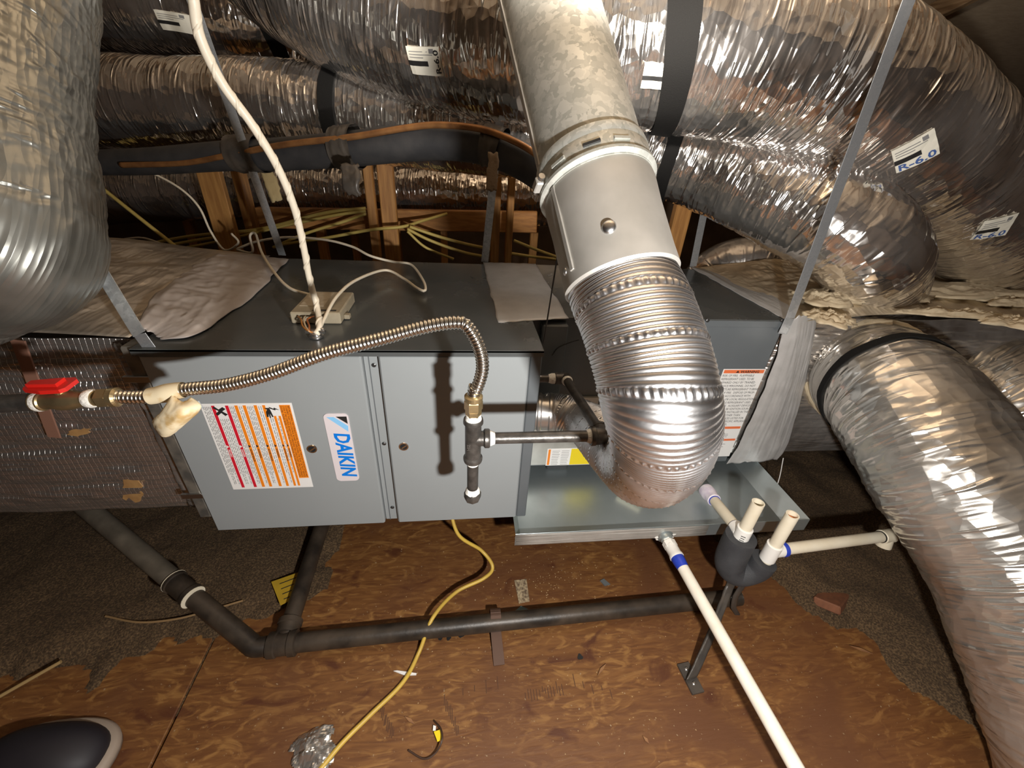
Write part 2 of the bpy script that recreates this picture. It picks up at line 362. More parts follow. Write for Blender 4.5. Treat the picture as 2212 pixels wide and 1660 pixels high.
# roof: sheathing falling towards the back, rafters below it
def roof_z(y): return 2.17-.24*y
sl = math.atan(-.24); dY = A_([0, cos(sl), sin(sl)]); dN = A_([0, -sin(sl), cos(sl)])
ce = MB().obox((.8, .1, roof_z(.1)+.02), [A_([1, 0, 0]), dY, dN], (4.8, 3.95, .012)).build('ceiling', ROOFM, kind='structure')
for k in range(11):
    x = -2.9+k*.61
    MB().obox(A_([x, .1, roof_z(.1)])-dN*.035, [A_([1, 0, 0]), dY, dN], (.019, 3.85, .044)).build('rafter', RAFT, ce)
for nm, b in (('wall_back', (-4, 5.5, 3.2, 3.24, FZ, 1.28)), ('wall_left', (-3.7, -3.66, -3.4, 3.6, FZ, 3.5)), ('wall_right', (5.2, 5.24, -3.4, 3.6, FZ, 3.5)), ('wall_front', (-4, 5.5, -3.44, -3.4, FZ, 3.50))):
    MB().box(*b).build(nm, WALLM, kind='structure')

# loose fill left and right of the decking
def fill(name, x0, x1, y0, y1, edge, label, seed, hmax=.05):
    nx, ny = int((x1-x0)/.012), int((y1-y0)/.012)
    X, Y = np.meshgrid(np.linspace(x0, x1, nx), np.linspace(y0, y1, ny), indexing='ij')
    e = edge(X, Y)+.07*vnoise(X*7, Y*7, seed)+.03*vnoise(X*25, Y*25, seed+1)
    h = np.clip(e*.35, 0, hmax)
    Z = FZ+.0005+h*(.7+.3*vnoise(X*9, Y*9, seed+2))+np.where(h > 0, .0025*vnoise(X*45, Y*45, seed+3)+.0025*np.abs(vnoise(X*80, Y*80, seed+4)), -.006)
    v = np.stack([X, Y, Z], -1).reshape(-1, 3)
    obj(name, v, grid_faces(nx, ny, False), INSUL, None, 'all', label=label, cat='insulation', kind='stuff')
fill('loose_insulation', -2.4, .25, -.33, 1.7, lambda X, Y: np.minimum(.04-X*.6+ (Y+.16)*.5, Y+.20+.20*np.clip(-X-.4, 0, 1)), 'brown loose-fill insulation on the floor under the foil return box', 11, .03)
fill('loose_insulation', 1.25, 3.6, -.95, 1.7, lambda X, Y: np.minimum((X-1.86)+(Y+.18)*.62+np.clip(Y-.0, 0, 1)*.3, .3), 'brown loose-fill insulation on the floor below the large right-hand duct', 31, .05)

# ---- framing behind the furnace
def stud(px, top, bot, d, w_, t, label, m=None):
    p = at(px, bot, d); top_ = A_([p[0], p[1], top or roof_z(p[1])-.10]); bot_ = A_([p[0], p[1], FZ+.001])
    MB().beam(bot_, top_, w_, t, (1, .0, 0)).build('wood_stud', m or WOOD, label=label, cat='stud', group='roof support studs behind the furnace')
stud(480, 1.0, 470, 1.97, .10, .038, 'leaning amber wooden stud behind the tangled cream wires, leftmost of the studs')
stud(540, .98, 470, 2.16, .038, .09, 'dim narrow wooden stud just right of the leftmost stud')
stud(806, 0, 470, 1.93, .040, .04, 'bright narrow edge stud of the pair right of the taped black line')
stud(842, 0, 470, 1.97, .072, .04, 'wide amber stud behind the middle of the furnace top')
stud(1070, 0, 490, 1.92, .038, .05, 'dark red-brown stud beside the galvanised strap left of the flue')
stud(1100, 0, 490, 1.90, .030, .05, 'light amber stud just left of the flue pipe')
stud(1460, 0, 510, 1.86, .075, .04, 'amber grooved stud just right of the flue pipe')
p0, p1 = at(560, 470, 2.14), at(1160, 480, 2.07)
MB().beam(p0, p1, .10, .04, (0, 0, 1)).build('cross_beam', WOODX, label='horizontal wooden cross beam behind the studs over the furnace', cat='beam')
for i, (x, y, ww) in enumerate(((700, 540, .05), (770, 540, .04), (860, 545, .05), (960, 545, .04), (420, 520, .05), (1150, 545, .05))):
    p = at(x, y, 2.5+.1*(i % 3)); MB().beam((p[0], p[1], FZ+.001), (p[0], p[1], .62), ww, .05, (1, 0, 0)).build('low_post', WOOD, label='small dim wooden post in the dark behind the furnace, %s' % ('second from the middle stud', 'beside the middle stud', 'right of the middle stud', 'below the hanging yellow cables', 'nearest the left foil duct', 'nearest the flue pipe')[i], cat='post', group='dim posts at the back')

# ================================================================== ducts
class Duct:
    def __init__(s, name, pts, r, label, m=FOIL, seed=1, amp=1., seg=112, group='foil insulated flexible ducts', step=.0045, ends=True, r_fn=None):
        P0 = A_([at(*q) if len(q) == 3 else q[0] for q in pts]); L = np.linalg.norm(np.diff(spline(P0, 400), axis=0), axis=1).sum()
        n = int(L/step); p = spline(P0, n); s.p = p; s.T, s.N, s.B = frames(p); s.L = L; s.n = n
        S = np.linspace(0, L, n)[:, None]; th = (np.arange(seg)*2*pi/seg)[None]; v_ = th/(2*pi)
        def pn(fs, k, sd): return vnoise(S*fs+0*th, v_*k+0*S, seed*17+sd, k)
        warp = .022*pn(6, 5, 1)+.010*pn(18, 11, 2)
        def wn(fs, k, sd): return vnoise((S+warp)*fs+0*th, v_*k+0*S, seed*17+sd, k)
        ridge = (1-np.abs(wn(52, 9, 3))*2)
        ridge2 = (1-np.abs(wn(95, 15, 4))*2)
        mask = np.clip(.65+.7*pn(5, 5, 8), .35, 1)
        d = amp*(.005*pn(3, 3, 5)+.0009*mask*ridge+.0009*ridge2*mask+.0011*wn(24, 6, 6))
        rr = r+d
        if r_fn is not None: rr = rr+r_fn(S/L, th)
        s.R = rr; s.seg = seg
        V = p[:, None]+rr[..., None]*(cos_(th)[0][None, :, None]*s.N[:, None]+sin_(th)[0][None, :, None]*s.B[:, None])
        s.V = V
        uv = np.stack([S+0*th, r*np.abs(th-pi)+0*S], -1).reshape(-1, 2)
        F = grid_faces(n, seg, True)
        if ends: F += [tuple(range(seg))[::-1], tuple((n-1)*seg+i for i in range(seg))]
        s.root = thing(name, p[0], label, 'duct', group)
        obj('duct_jacket', V.reshape(-1, 3), F, m, s.root, 'all', uv)
    def find(s, x, y):
        q = seen(s.V.reshape(-1, 3)); dist = np.hypot(q[:, 0]-x, q[:, 1]-y); c = dist < 14
        k = np.where(c)[0]; k = k[np.argmin(q[k, 2])] if len(k) else np.argmin(dist)
        return k//s.seg, (k % s.seg)*2*pi/s.seg
    def surf(s, i, th, off):
        i = np.clip(i, 0, s.n-1.001); i0 = i.astype(int); f = (i-i0)[..., None]; j = (th/(2*pi)*s.seg) % s.seg; j0 = j.astype(int) % s.seg; g = (j-np.floor(j))[..., None]; j1 = (j0+1) % s.seg
        v = (s.V[i0, j0]*(1-g)+s.V[i0, j1]*g)*(1-f)+(s.V[i0+1, j0]*(1-g)+s.V[i0+1, j1]*g)*f
        c = s.p[i0]*(1-f)+s.p[i0+1]*f; nr = v-c; nr /= np.linalg.norm(nr, axis=-1)[..., None]
        return v+nr*(off[..., None] if np.ndim(off) else off)
    def band(s, x, y, width, m, name='strap_band', slant=0, thick=.004):
        i, th0 = s.find(x, y); st = s.L/(s.n-1); k = 72
        th = np.arange(k)*2*pi/k; V = []
        for a, off in ((-1, .0), (-1, thick), (1, thick), (1, .0)):
            ii = i+(a*width/2+slant*sin_(th-th0))/st
            V.append(s.surf(ii, th, off+.003))
        F = []
        for r_ in range(4):
            for c in range(k): F.append((r_*k+c, r_*k+(c+1) % k, ((r_+1) % 4)*k+(c+1) % k, ((r_+1) % 4)*k+c))
        return obj(name, np.concatenate(V), F, m, s.root, True)
    def rlabel(s, x, y, ang, w_, h, ink=BLUED, spec='R-6.0', upright=False):
        """printed sticker following the jacket; ang = reading direction in the photo, degrees"""
        i, th = s.find(x, y); st = s.L/(s.n-1); rr = s.R.mean()
        c = seen(s.surf(A_([float(i)]), A_([th]), 0)[0]); du = seen(s.surf(A_([i+.02/st]), A_([th]), 0)[0])-c; dv = seen(s.surf(A_([float(i)]), A_([th+.02/rr]), 0)[0])-c
        M = np.array([[du[0], dv[0]], [du[1], dv[1]]])/.02
        e = np.linalg.solve(M, A_([cos(radians(ang)), -sin(radians(ang))])); e /= np.linalg.norm(e)
        pe = A_([-e[1], e[0]])
        up_img = M@pe; want = A_([-sin(radians(ang)), -cos(radians(ang))])
        if up_img@want < 0: pe = -pe
        def warp(off):
            def f(a, b):
                a = np.asarray(a)-w_/2; b = np.asarray(b)-h/2
                return s.surf(i+(a*e[0]+b*pe[0])/st, th+(a*e[1]+b*pe[1])/rr, off)
            return f
        def patch(nm, a0, a1, b0, b1, m, off, n=8):
            a, b = np.meshgrid(np.linspace(a0, a1, n), np.linspace(b0, b1, n), indexing='ij')
            v = np.concatenate([warp(off)(a, b).reshape(-1, 3), warp(off-.0016)(a, b).reshape(-1, 3)]); F = grid_faces(n, n, False); rim = [k*n for k in range(n)]+[(n-1)*n+k for k in range(1, n)]+[k*n+n-1 for k in range(n-2, -1, -1)]+[k for k in range(n-2, 0, -1)]
            N2 = n*n; F2 = [tuple(q+N2 for q in t[::-1]) for t in F]; R_ = [(rim[k], rim[(k+1) % len(rim)], rim[(k+1) % len(rim)]+N2, rim[k]+N2) for k in range(len(rim))]
            return obj(nm, v, F+F2+R_, m, s.root)
        patch('printed_label', 0, w_, 0, h, CREAM, .0045)
        patch('label_print_block', .0*w_, .62*w_, .34*h, .52*h, INK, .0052, 6)
        for k in range(3): patch('fine_print_line', .06*w_, (.5, .8, .65)[k]*w_, (.62+.1*k)*h, (.645+.1*k)*h, INKG, .0052, 5)
        patch('approval_mark', .70*w_, .84*w_, .78*h, .93*h, INKG, .0052, 4)
        if upright: text('rating_print', 'R-6.0', h*.30, 0, 0, 0, ink, s.root, bold=.0005, width=h*.8, warp=lambda a, b: warp(.0056)(w_*.97-b, a+.1*h))
        if spec: text('rating_print', spec, h*.36, 0, 0, 0, ink, s.root, bold=.0006, width=w_*.86, warp=lambda a, b: warp(.0056)(a+.07*w_, b+.05*h))

G_L = 'foil insulated flexible ducts'
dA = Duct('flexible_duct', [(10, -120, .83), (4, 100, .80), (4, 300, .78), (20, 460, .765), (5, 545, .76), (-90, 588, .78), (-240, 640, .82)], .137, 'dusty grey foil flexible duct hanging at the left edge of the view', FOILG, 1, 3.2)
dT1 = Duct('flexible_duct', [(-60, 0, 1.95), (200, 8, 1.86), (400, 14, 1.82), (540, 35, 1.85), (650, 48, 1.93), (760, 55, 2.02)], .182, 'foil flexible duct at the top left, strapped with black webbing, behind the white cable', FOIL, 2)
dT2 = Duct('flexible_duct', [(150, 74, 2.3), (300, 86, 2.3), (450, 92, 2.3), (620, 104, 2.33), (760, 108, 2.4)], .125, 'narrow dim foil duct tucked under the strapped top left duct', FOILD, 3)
dB = Duct('flexible_duct', [(520, -160, 1.36), (650, -50, 1.33), (860, 45, 1.27), (1100, 90, 1.2), (1300, 98, 1.15), (1500, 108, 1.12), (1750, 168, 1.14), (1940, 284, 1.22), (2070, 415, 1.36), (2150, 515, 1.54), (2175, 585, 1.72), (2175, 640, 1.86)], .200, 'large foil duct crossing the top behind the flue and bending down at the right edge', FOIL, 4, 2.0)
dC = Duct('flexible_duct', [(60, 220, 1.66), (250, 222, 1.6), (700, 246, 1.54), (950, 266, 1.48), (1150, 286, 1.46), (1350, 304, 1.45), (1500, 345, 1.42), (1680, 416, 1.33), (1800, 478, 1.27), (1872, 538, 1.28), (1888, 598, 1.41), (1882, 648, 1.55)], .153, 'foil duct behind the black insulated line, bending down to the tan sealed box', FOIL, 5, 1.9)
dD = Duct('flexible_duct', [(150, 430, 2.45), (300, 415, 2.4), (600, 408, 2.38), (900, 412, 2.35), (1180, 422, 2.32), (1400, 432, 2.35)], .165, 'lowest foil duct behind the wooden studs over the furnace', FOIL, 6, 1.2)
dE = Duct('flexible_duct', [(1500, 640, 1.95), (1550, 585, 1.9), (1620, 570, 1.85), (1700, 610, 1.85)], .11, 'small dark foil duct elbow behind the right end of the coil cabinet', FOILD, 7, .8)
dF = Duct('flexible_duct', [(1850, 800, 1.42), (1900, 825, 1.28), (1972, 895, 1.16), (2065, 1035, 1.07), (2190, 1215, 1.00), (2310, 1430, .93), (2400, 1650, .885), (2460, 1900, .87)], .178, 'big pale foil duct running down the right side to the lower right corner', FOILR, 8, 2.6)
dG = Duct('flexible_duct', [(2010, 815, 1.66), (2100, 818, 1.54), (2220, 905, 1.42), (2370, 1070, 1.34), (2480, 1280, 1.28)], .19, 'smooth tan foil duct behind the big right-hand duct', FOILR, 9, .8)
dC.band(703, 230, .058, WEB); dC.band(1445, 330, .055, WEB, slant=.02); dB.band(1460, 110, .066, WEB, slant=.03); dT1.band(585, 60, .05, WEB, slant=.04)
dB.rlabel(912, 145, -3, .095, .062, INK, None, True); dB.rlabel(1985, 340, 25, .085, .075); dB.rlabel(2150, 505, 8, .085, .075)
dB.rlabel(1412, 168, -4, .075, .055, spec=None); dT1.rlabel(388, 57, -9, .13, .065, INK, None)

# ================================================================== furnace
L0, H0, DP = .876, .576, .735
fu = thing('furnace', (.44, .36, 0), 'grey horizontal gas furnace hung in the attic with two front doors', 'furnace')
MB().box(.004, .872, .012, DP, .002, .570).build('cabinet_body', PAINT, fu)
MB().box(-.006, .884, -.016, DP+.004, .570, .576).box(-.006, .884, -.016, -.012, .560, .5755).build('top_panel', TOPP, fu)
DZ0, DZ1 = .004, .560
xd1 = on(772, 900, Y=0)[0]; xd2 = on(815, 900, Y=0)[0]
xd1 = .462; xd2 = .500
def door(x0, x1):
    d = MB(); d.obox(((x0+x1)/2, 0, (DZ0+DZ1)/2), np.eye(3), ((x1-x0)/2, .0125, (DZ1-DZ0)/2), .004); return d.build('door', PAINT, fu)
ld = door(.002, xd1); rd = door(xd2, .852)
MB().box(xd1+.001, xd2-.001, .004, .012, .004, .562).build('centre_post', PAINT, fu)
MB().box(xd1+.012, xd1+.014, .0025, .0045, .004, .555).build('post_crease', PAINTD, fu)
MB().box(.853, .882, -.010, .012, .004, .570).build('side_flange', PAINTD, fu)  # slate colour stands in for the weaker light on this flange
YF = -.0125
for (x, y) in ((780, 789), (809, 959), (828, 1097)):
    p = on(x, y, Y=.004); p[0] = (xd1+xd2)/2+.004; MB().lathe(p+A_([0, .001, 0]), p-A_([0, 1, 0]), [(0, .0055), (.0025, .0055), (.004, .003)], 12).build('screw', SCREW, fu)
for dr, (x, y) in ((ld, (674, 970)), (rd, (872, 965))):
    p = on(x, y, Y=YF)
    MB().lathe(p, p-A_([0, 1, 0]), [(0, .0135), (.002, .0125), (.002, .0095), (-.006, .009)], 24, caps=False).build('knob_rim', CHROME, dr)
    MB().lathe(p+A_([0, -.0004, 0]), p-A_([0, 1, 0]), [(0, .0092), (.0006, .0092)], 20).build('knob_hole', DARK, dr)
    MB().obox(p+A_([.001, -.0012, -.001]), [A_([.8, 0, .6]), A_([0, 1, 0]), A_([-.6, 0, .8])], (.0075, .0005, .0018)).build('knob_slot', CHROME, dr)
# warning sheet: lies on its side, reading direction is downward, letter tops to the right
s0 = on(437, 870, Y=YF); s1 = on(637, 873, Y=YF); s2 = on(672, 1055, Y=YF); s3 = on(497, 1055, Y=YF)
sx0, sx1, sz1, sz0 = (s0[0]+s3[0])/2, (s1[0]+s2[0])/2, (s0[2]+s1[2])/2, (s2[2]+s3[2])/2
sh = MB().box(sx0, sx1, YF-.0007, YF, sz0, sz1).build('warning_sheet', WHITE, ld)
SW, SH = sx1-sx0, sz1-sz0
def flat(nm, a0, a1, b0, b1, m, parent=ld, lift=.0004, org=None):
    """a = share of the sheet's length downward, b = share to the right"""
    return MB().box(sx0+b0*SW, sx0+b1*SW, YF-.0007-lift, YF-.0006, sz1-a1*SH, sz1-a0*SH).build(nm, m, parent)
flat('orange_notice', .02, .875, .855, .975, ORANGE)
bars = [(.115, .15, REDP, 'PELIGRO', .02), (.265, .30, REDP, 'DANGER', .02), (.365, .40, ORANGE, 'ADVERTENCIA', .02), (.455, .49, ORANGE, 'WARNING', .02), (.575, .61, ORANGE, 'ADVERTENCIA', .02), (.668, .70, ORANGE, 'WARNING', .02), (.762, .79, ORANGE, 'ADVERTENCIA', .135), (.815, .842, ORANGE, 'WARNING', .135)]
def ptext(nm, s, size, a, b, m, parent, bold=0, width=None, lift=.0016):
    return text(nm, s, size, A_([sx0+b*SW, YF, sz1-a*SH]), (0, 0, -1), (1, 0, 0), m, parent, off=lift, bold=bold, width=width)
for b0, b1, m, wd, a0 in bars:
    flat('colour_bar', a0, .975, b0, b1, m)
    ptext('bar_print', wd, .0062, .50, b0+.008, WHITE if m is REDP else INK, ld, .0001)
    MB().poly([(sx0+(b0+.004)*SW, YF-.0011, sz1-.485*SH), (sx0+(b1-.004)*SW, YF-.0011, sz1-.468*SH), (sx0+(b0+.004)*SW, YF-.0011, sz1-.451*SH)], .0003, (0, -1, 0)).build('alert_mark', WHITE if m is REDP else INK, ld)
gaps = [(.02, .11, .02), (.155, .26, .15), (.305, .36, .02), (.405, .45, .02), (.495, .57, .02), (.615, .663, .02), (.71, .757, .15), (.795, .812, .15)]
fp = MB()
for g0, g1, a0 in gaps:
    nl = max(1, int((g1-g0)*SW/.0036))
    for k in range(nl):
        b = g0+(k+.5)*(g1-g0)/nl; a = a0+.01; end = .93 if k % 3 else .80
        while a < end:
            l = random.uniform(.02, .06); e2 = min(a+l, end)
            fp.add(*[[(sx0+(b-.0035)*SW, YF-.0010, sz1-a*SH), (sx0+(b+.0035)*SW, YF-.0010, sz1-a*SH), (sx0+(b+.0035)*SW, YF-.0010, sz1-e2*SH), (sx0+(b-.0035)*SW, YF-.0010, sz1-e2*SH)], [(0, 1, 2, 3)]]); a = e2+.012
fp.build('fine_print', INKG, ld)
for k, s in enumerate(('BEFORE OPENING THE FURNACE DOORS, PLEASE LOOK THROUGH THE SIGHTGLASS AND', 'CONFIRM THAT THE CONTROL BOARD IS DISPLAYING THE "RUN" OR "RDY" SERVICE', 'CODE. IF THE CONTROL BOARD IS NOT DISPLAYING THIS CODE, DO NOT OPEN THE FURNACE', 'DOORS. PLEASE REFER TO THE INSTALLATION MANUAL FOR FURTHER INFORMATION.')):
    ptext('notice_print', s, .0058, .03, .948-.028*k, INK, ld, 0, .83*SH)
# pictograms: hand and spark, fan and fingers
def pic(nm, a, b, pts, k=.01):
    MB().poly([(sx0+b*SW+q[1]*k, YF-.0011, sz1-a*SH-q[0]*k) for q in pts], .0003, (0, -1, 0)).build(nm, INK, ld)
pic('hand_mark', .10, .72, [(-1.4, -.8), (-.9, -.2), (-.2, -.6), (1.2, -.7), (1.2, -.3), (.2, -.1), (1.5, -.1), (1.5, .2), (.2, .2), (1.3, .5), (1.2, .8), (-.2, .6), (-1.4, .4)])
pic('spark_mark', .055, .80, [(-.6, -1.6), (.1, -.4), (-.3, -.2), (.6, 1.2), (.3, .1), (.7, 0), (0, -1.4)], .008)
pic('fan_mark', .075, .20, [(-1.2, -1), (-.4, -.3), (-1, .6), (-.5, 1.1), (.1, .3), (.9, 1.2), (1.3, .6), (.5, .0), (1.2, -.9), (.7, -1.2), (0, -.4), (-.8, -1.4)], .011)
# brand badge, rounded plate; reading direction downward
b0_, b1_, b2_, b3_ = on(699, 893, Y=YF), on(752, 893, Y=YF), on(777, 1038, Y=YF), on(727, 1038, Y=YF)
bx0, bx1, bz1, bz0 = (b0_[0]+b3_[0])/2, (b1_[0]+b2_[0])/2, (b0_[2]+b1_[2])/2, (b2_[2]+b3_[2])/2
rr = .012; ol = []
for cx, cz, a0 in ((bx1-rr, bz1-rr, 0), (bx0+rr, bz1-rr, 90), (bx0+rr, bz0+rr, 180), (bx1-rr, bz0+rr, 270)):
    for k in range(7): t = radians(a0+15*k); ol.append((cx+rr*cos(t), YF, cz+rr*sin(t)))
bd = MB().poly(ol, .0022, (0, -1, 0)).build('brand_badge', BADGE, ld)
BW, BH = bx1-bx0, bz1-bz0
def bpoly(nm, pts, m): MB().poly([(bx0+b*BW, YF-.0022, bz1-a*BH) for a, b in pts], .0004, (0, -1, 0)).build(nm, m, ld)
bpoly('badge_stripe', [(.045, .12), (.045, .42), (.17, .93), (.25, .90)], BLUEL)
bpoly('badge_triangle', [(.04, .50), (.04, .93), (.14, .93)], INK)
text('brand_lettering', 'DAIKIN', .052, A_([bx0+.30*BW, YF-.0022, bz1-.27*BH]), (0, 0, -1), (1, 0, 0), BLUEP, ld, off=.0006, bold=.0016, width=.66*BH, shear=.12)
# silver tape over the furnace to coil joint, wiring module, cable clamp
def sheet(name, corners, m, parent, nu=40, nv=40, amp=.002, thick=.0012, seed=5, fu_=9, fv_=3, edge=.0, uvs=1., top=None, **tags):
    """wrinkled sheet through four corners (or a grid of points), given thickness"""
    c = np.asarray(corners, float)
    if c.ndim == 2: c = np.array([[c[0], c[1]], [c[3], c[2]]])
    ru, rv = c.shape[:2]; u = np.linspace(0, ru-1, nu); v = np.linspace(0, rv-1, nv)
    rows = np.stack([spline(c[i], nv) if rv > 2 else c[i, 0]+(c[i, 1]-c[i, 0])*np.linspace(0, 1, nv)[:, None] for i in range(ru)])
    Pp = np.stack([spline(rows[:, j], nu) if ru > 2 else rows[0, j]+(rows[1, j]-rows[0, j])*np.linspace(0, 1, nu)[:, None] for j in range(nv)], 1)
    du = np.gradient(Pp, axis=0); dv = np.gradient(Pp, axis=1); n = np.cross(du, dv); n /= np.linalg.norm(n, axis=-1)[..., None]+1e-12
    if top is not None and (n.mean((0, 1))@A_(top, float)) < 0: n = -n
    U, V = np.meshgrid(np.linspace(0, 1, nu), np.linspace(0, 1, nv), indexing='ij')
    hgt = amp*(vnoise(U*fu_, V*fv_, seed)+.5*(1-2*np.abs(vnoise(U*fu_*2.3+V*3, V*fv_*2.1, seed+1)))+.3*vnoise(U*fu_*6, V*fv_*5, seed+2))
    if edge:
        e1 = edge*vnoise(U*0+seed, V*14, seed+6); dun = du/(np.linalg.norm(du, axis=-1)[..., None]+1e-12); dvn = dv/(np.linalg.norm(dv, axis=-1)[..., None]+1e-12)
        Pp = Pp+dun*(e1*(np.abs(U-.5)*2)**8)[..., None]+dvn*((edge*vnoise(U*14, V*0+seed, seed+7))*(np.abs(V-.5)*2)**8)[..., None]
    em = np.clip(9*np.minimum(np.minimum(U, 1-U), np.minimum(V, 1-V)), 0, 1)
    a = Pp+n*((np.abs(amp)*1.6+hgt)*em+thick)[..., None]; b = Pp
    lu = np.linalg.norm(Pp[-1, nv//2]-Pp[0, nv//2])*uvs; lv = np.linalg.norm(Pp[nu//2, -1]-Pp[nu//2, 0])*uvs
    F = grid_faces(nu, nv, False); k = nu*nv; rim = [i*nv for i in range(nu)]+[(nu-1)*nv+j for j in range(1, nv)]+[i*nv+nv-1 for i in range(nu-2, -1, -1)]+list(range(nv-2, 0, -1))
    F = F+[tuple(q+k for q in t[::-1]) for t in F]+[(rim[i], rim[(i+1) % len(rim)], rim[(i+1) % len(rim)]+k, rim[i]+k) for i in range(len(rim))]
    uv = np.stack([U*lu, V*lv], -1).reshape(-1, 2)
    return obj(name, np.concatenate([a.reshape(-1, 3), b.reshape(-1, 3)]), F, m, parent, 'all', np.concatenate([uv, uv]), **tags)
zt = .5765
sheet('joint_tape', [on(1043, 567, Z=zt), on(1156, 570, Z=zt), A_([.905, .02, zt])*0+on(1228, 688, Z=zt), on(1076, 698, Z=zt)], TAPEG, fu, 30, 30, .0004, .0006, 3, 3, 3, .003, top=(0, 0, 1))

# ---- evaporator coil cabinet
CX0, CX1, CY0, CY1 = .888, 1.672, .207, .76
co = thing('coil_cabinet', (1.28, .48, 0), 'dark slate coil cabinet right of the furnace behind the flexible vent', 'cabinet')
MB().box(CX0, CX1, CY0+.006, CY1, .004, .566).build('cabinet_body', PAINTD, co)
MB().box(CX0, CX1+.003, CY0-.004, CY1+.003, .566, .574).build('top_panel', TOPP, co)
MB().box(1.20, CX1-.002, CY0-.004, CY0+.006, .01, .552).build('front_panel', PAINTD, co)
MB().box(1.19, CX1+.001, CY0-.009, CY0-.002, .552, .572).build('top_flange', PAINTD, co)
for x in (1528, 1689):
    p = on(x, 692, Y=CY0-.009); MB().lathe(p, p-A_([0, 1, 0]), [(0, .006), (.003, .006), (.0045, .003)], 12).build('screw', SCREW, co)
MB().box(.89, 1.13, CY0-.006, CY0+.006, .02, .30).build('access_plate', GALVM, co)
MB().box(.915, .99, CY0-.03, CY0+.006, .30, .56).build('piping_channel', PAINTD, co)
# label low on the access plate
q0, q1 = on(1183, 970, Y=CY0-.006), on(1283, 1003, Y=CY0-.006)
lx0, lx1, lz1, lz0 = q0[0], q1[0]+.02, q0[2], q1[2]
yl = CY0-.006
MB().box(lx0, lx1, yl-.0008, yl, lz0, lz1).build('caution_label', WHITE, co)
MB().box(lx0+.004, lx0+.012, yl-.0012, yl-.0006, lz0+.003, lz1-.003).build('orange_bar', ORANGE, co)
MB().box(lx0+.085, lx1-.002, yl-.0012, yl-.0006, lz0+.002, lz1-.002).build('yellow_block', YELP, co)
m_ = MB()
for k in range(9):
    for c in range(2): m_.box(lx0+.018+c*.033, lx0+.046+c*.033-random.uniform(0, .006), yl-.0011, yl-.0007, lz0+.004+k*(lz1-lz0-.008)/9, lz0+.0055+k*(lz1-lz0-.008)/9)
m_.build('fine_print', INKG, co)
# refrigerant warning label
yw = CY0-.004
wl0, wl1 = on(1563, 798, Y=yw), on(1655, 797, Y=yw)
wx0, wx1, wz1 = wl0[0], wl1[0], (wl0[2]+wl1[2])/2; wz0 = wz1-.37
MB().box(wx0, wx1, yw-.0007, yw, wz0, wz1).build('refrigerant_label', WHITE, co)
def wbar(z, h): MB().box(wx0+.004, wx1-.004, yw-.0012, yw-.0006, z-h, z).build('orange_bar', ORANGER, co)
LHt = .37; wbar(wz1-.003, .0125); wbar(wz1-.232, .010); wbar(wz1-.287, .009)
text('label_heading', '\u25B2 WARNING'.replace('\u25B2 ', ''), .0135, A_([wx0+.062, yw-.0012, wz1-.0145]), (1, 0, 0), (0, 0, 1), INK, co, .0003, .0003)
MB().poly([(wx0+.046, yw-.0012, wz1-.0135), (wx0+.058, yw-.0012, wz1-.0135), (wx0+.052, yw-.0012, wz1-.005)], .0003, (0, -1, 0)).build('alert_mark', INK, co)
rows = ['RISK OF FIRE.  FLAMMABLE', 'REFRIGERANT USED. TO BE', 'REPAIRED ONLY BY TRAINED', 'SERVICE PERSONNEL. DO NOT', 'PUNCTURE REFRIGERANT TUBING.', 'RISK OF FIRE.  DISPOSE OF PROP-', 'ERLY IN ACCORDANCE WITH', 'FEDERAL OR LOCAL REGULATIONS.', 'FLAMMABLE REFRIGERANT USED.', 'RISK OF FIRE.  AUXILIARY DEVICES', 'WHICH MAY BE IGNITION SOURCES', 'SHALL NOT BE INSTALLED IN THE', 'DUCTWORK, OTHER THAN', 'AUXILIARY DEVICES LISTED FOR', 'USE WITH THE SPECIFIC APPLIANCE.', 'SEE INSTRUCTIONS.']
for k, s in enumerate(rows): text('label_print', s, .0118, A_([wx0+.004, yw-.0007, wz1-.028-k*.0132]), (.80, 0, 0), (0, 0, 1), INK, co, .0004)
m_ = MB()
for k in range(15):
    z = wz1-.245-k*.0065
    if abs(z-(wz1-.29)) > .008: m_.box(wx0+.02, wx1-.03-random.uniform(0, .04), yw-.0011, yw-.0007, z-.0016, z)
m_.build('fine_print', INKG, co)
# grey tape: over the top right edge and down the coil to plenum joint
sheet('joint_tape', [on(1490, 577, Z=.575), on(1580, 590, Z=.578), on(1745, 655, Z=.59), on(1697, 692, Z=.575)], TAPEG, co, 30, 40, .0022, .0008, 21, 4, 7, .004, top=(0, 0, 1))
tg = [[on(1698, 692, Y=CY0-.0055), on(1730, 682, Y=CY0-.013), on(1768, 672, Y=CY0+.01)],
      [on(1672, 780, Y=CY0-.0055), on(1712, 780, Y=CY0-.016), on(1752, 760, Y=CY0+.01)],
      [on(1632, 880, Y=CY0-.0055), on(1680, 890, Y=CY0-.018), on(1728, 868, Y=CY0-.0)],
      [on(1592, 968, Y=CY0-.0055), on(1645, 990, Y=CY0-.018), on(1700, 965, Y=CY0-.01)],
      [on(1572, 1002, Y=CY0-.0055), on(1622, 998, Y=CY0-.018), on(1682, 992, Y=CY0-.01)]]
sheet('joint_tape', tg, TAPEG, co, 90, 50, .0020, .001, 9, 2, 8, .006, top=(0, -1, 0))

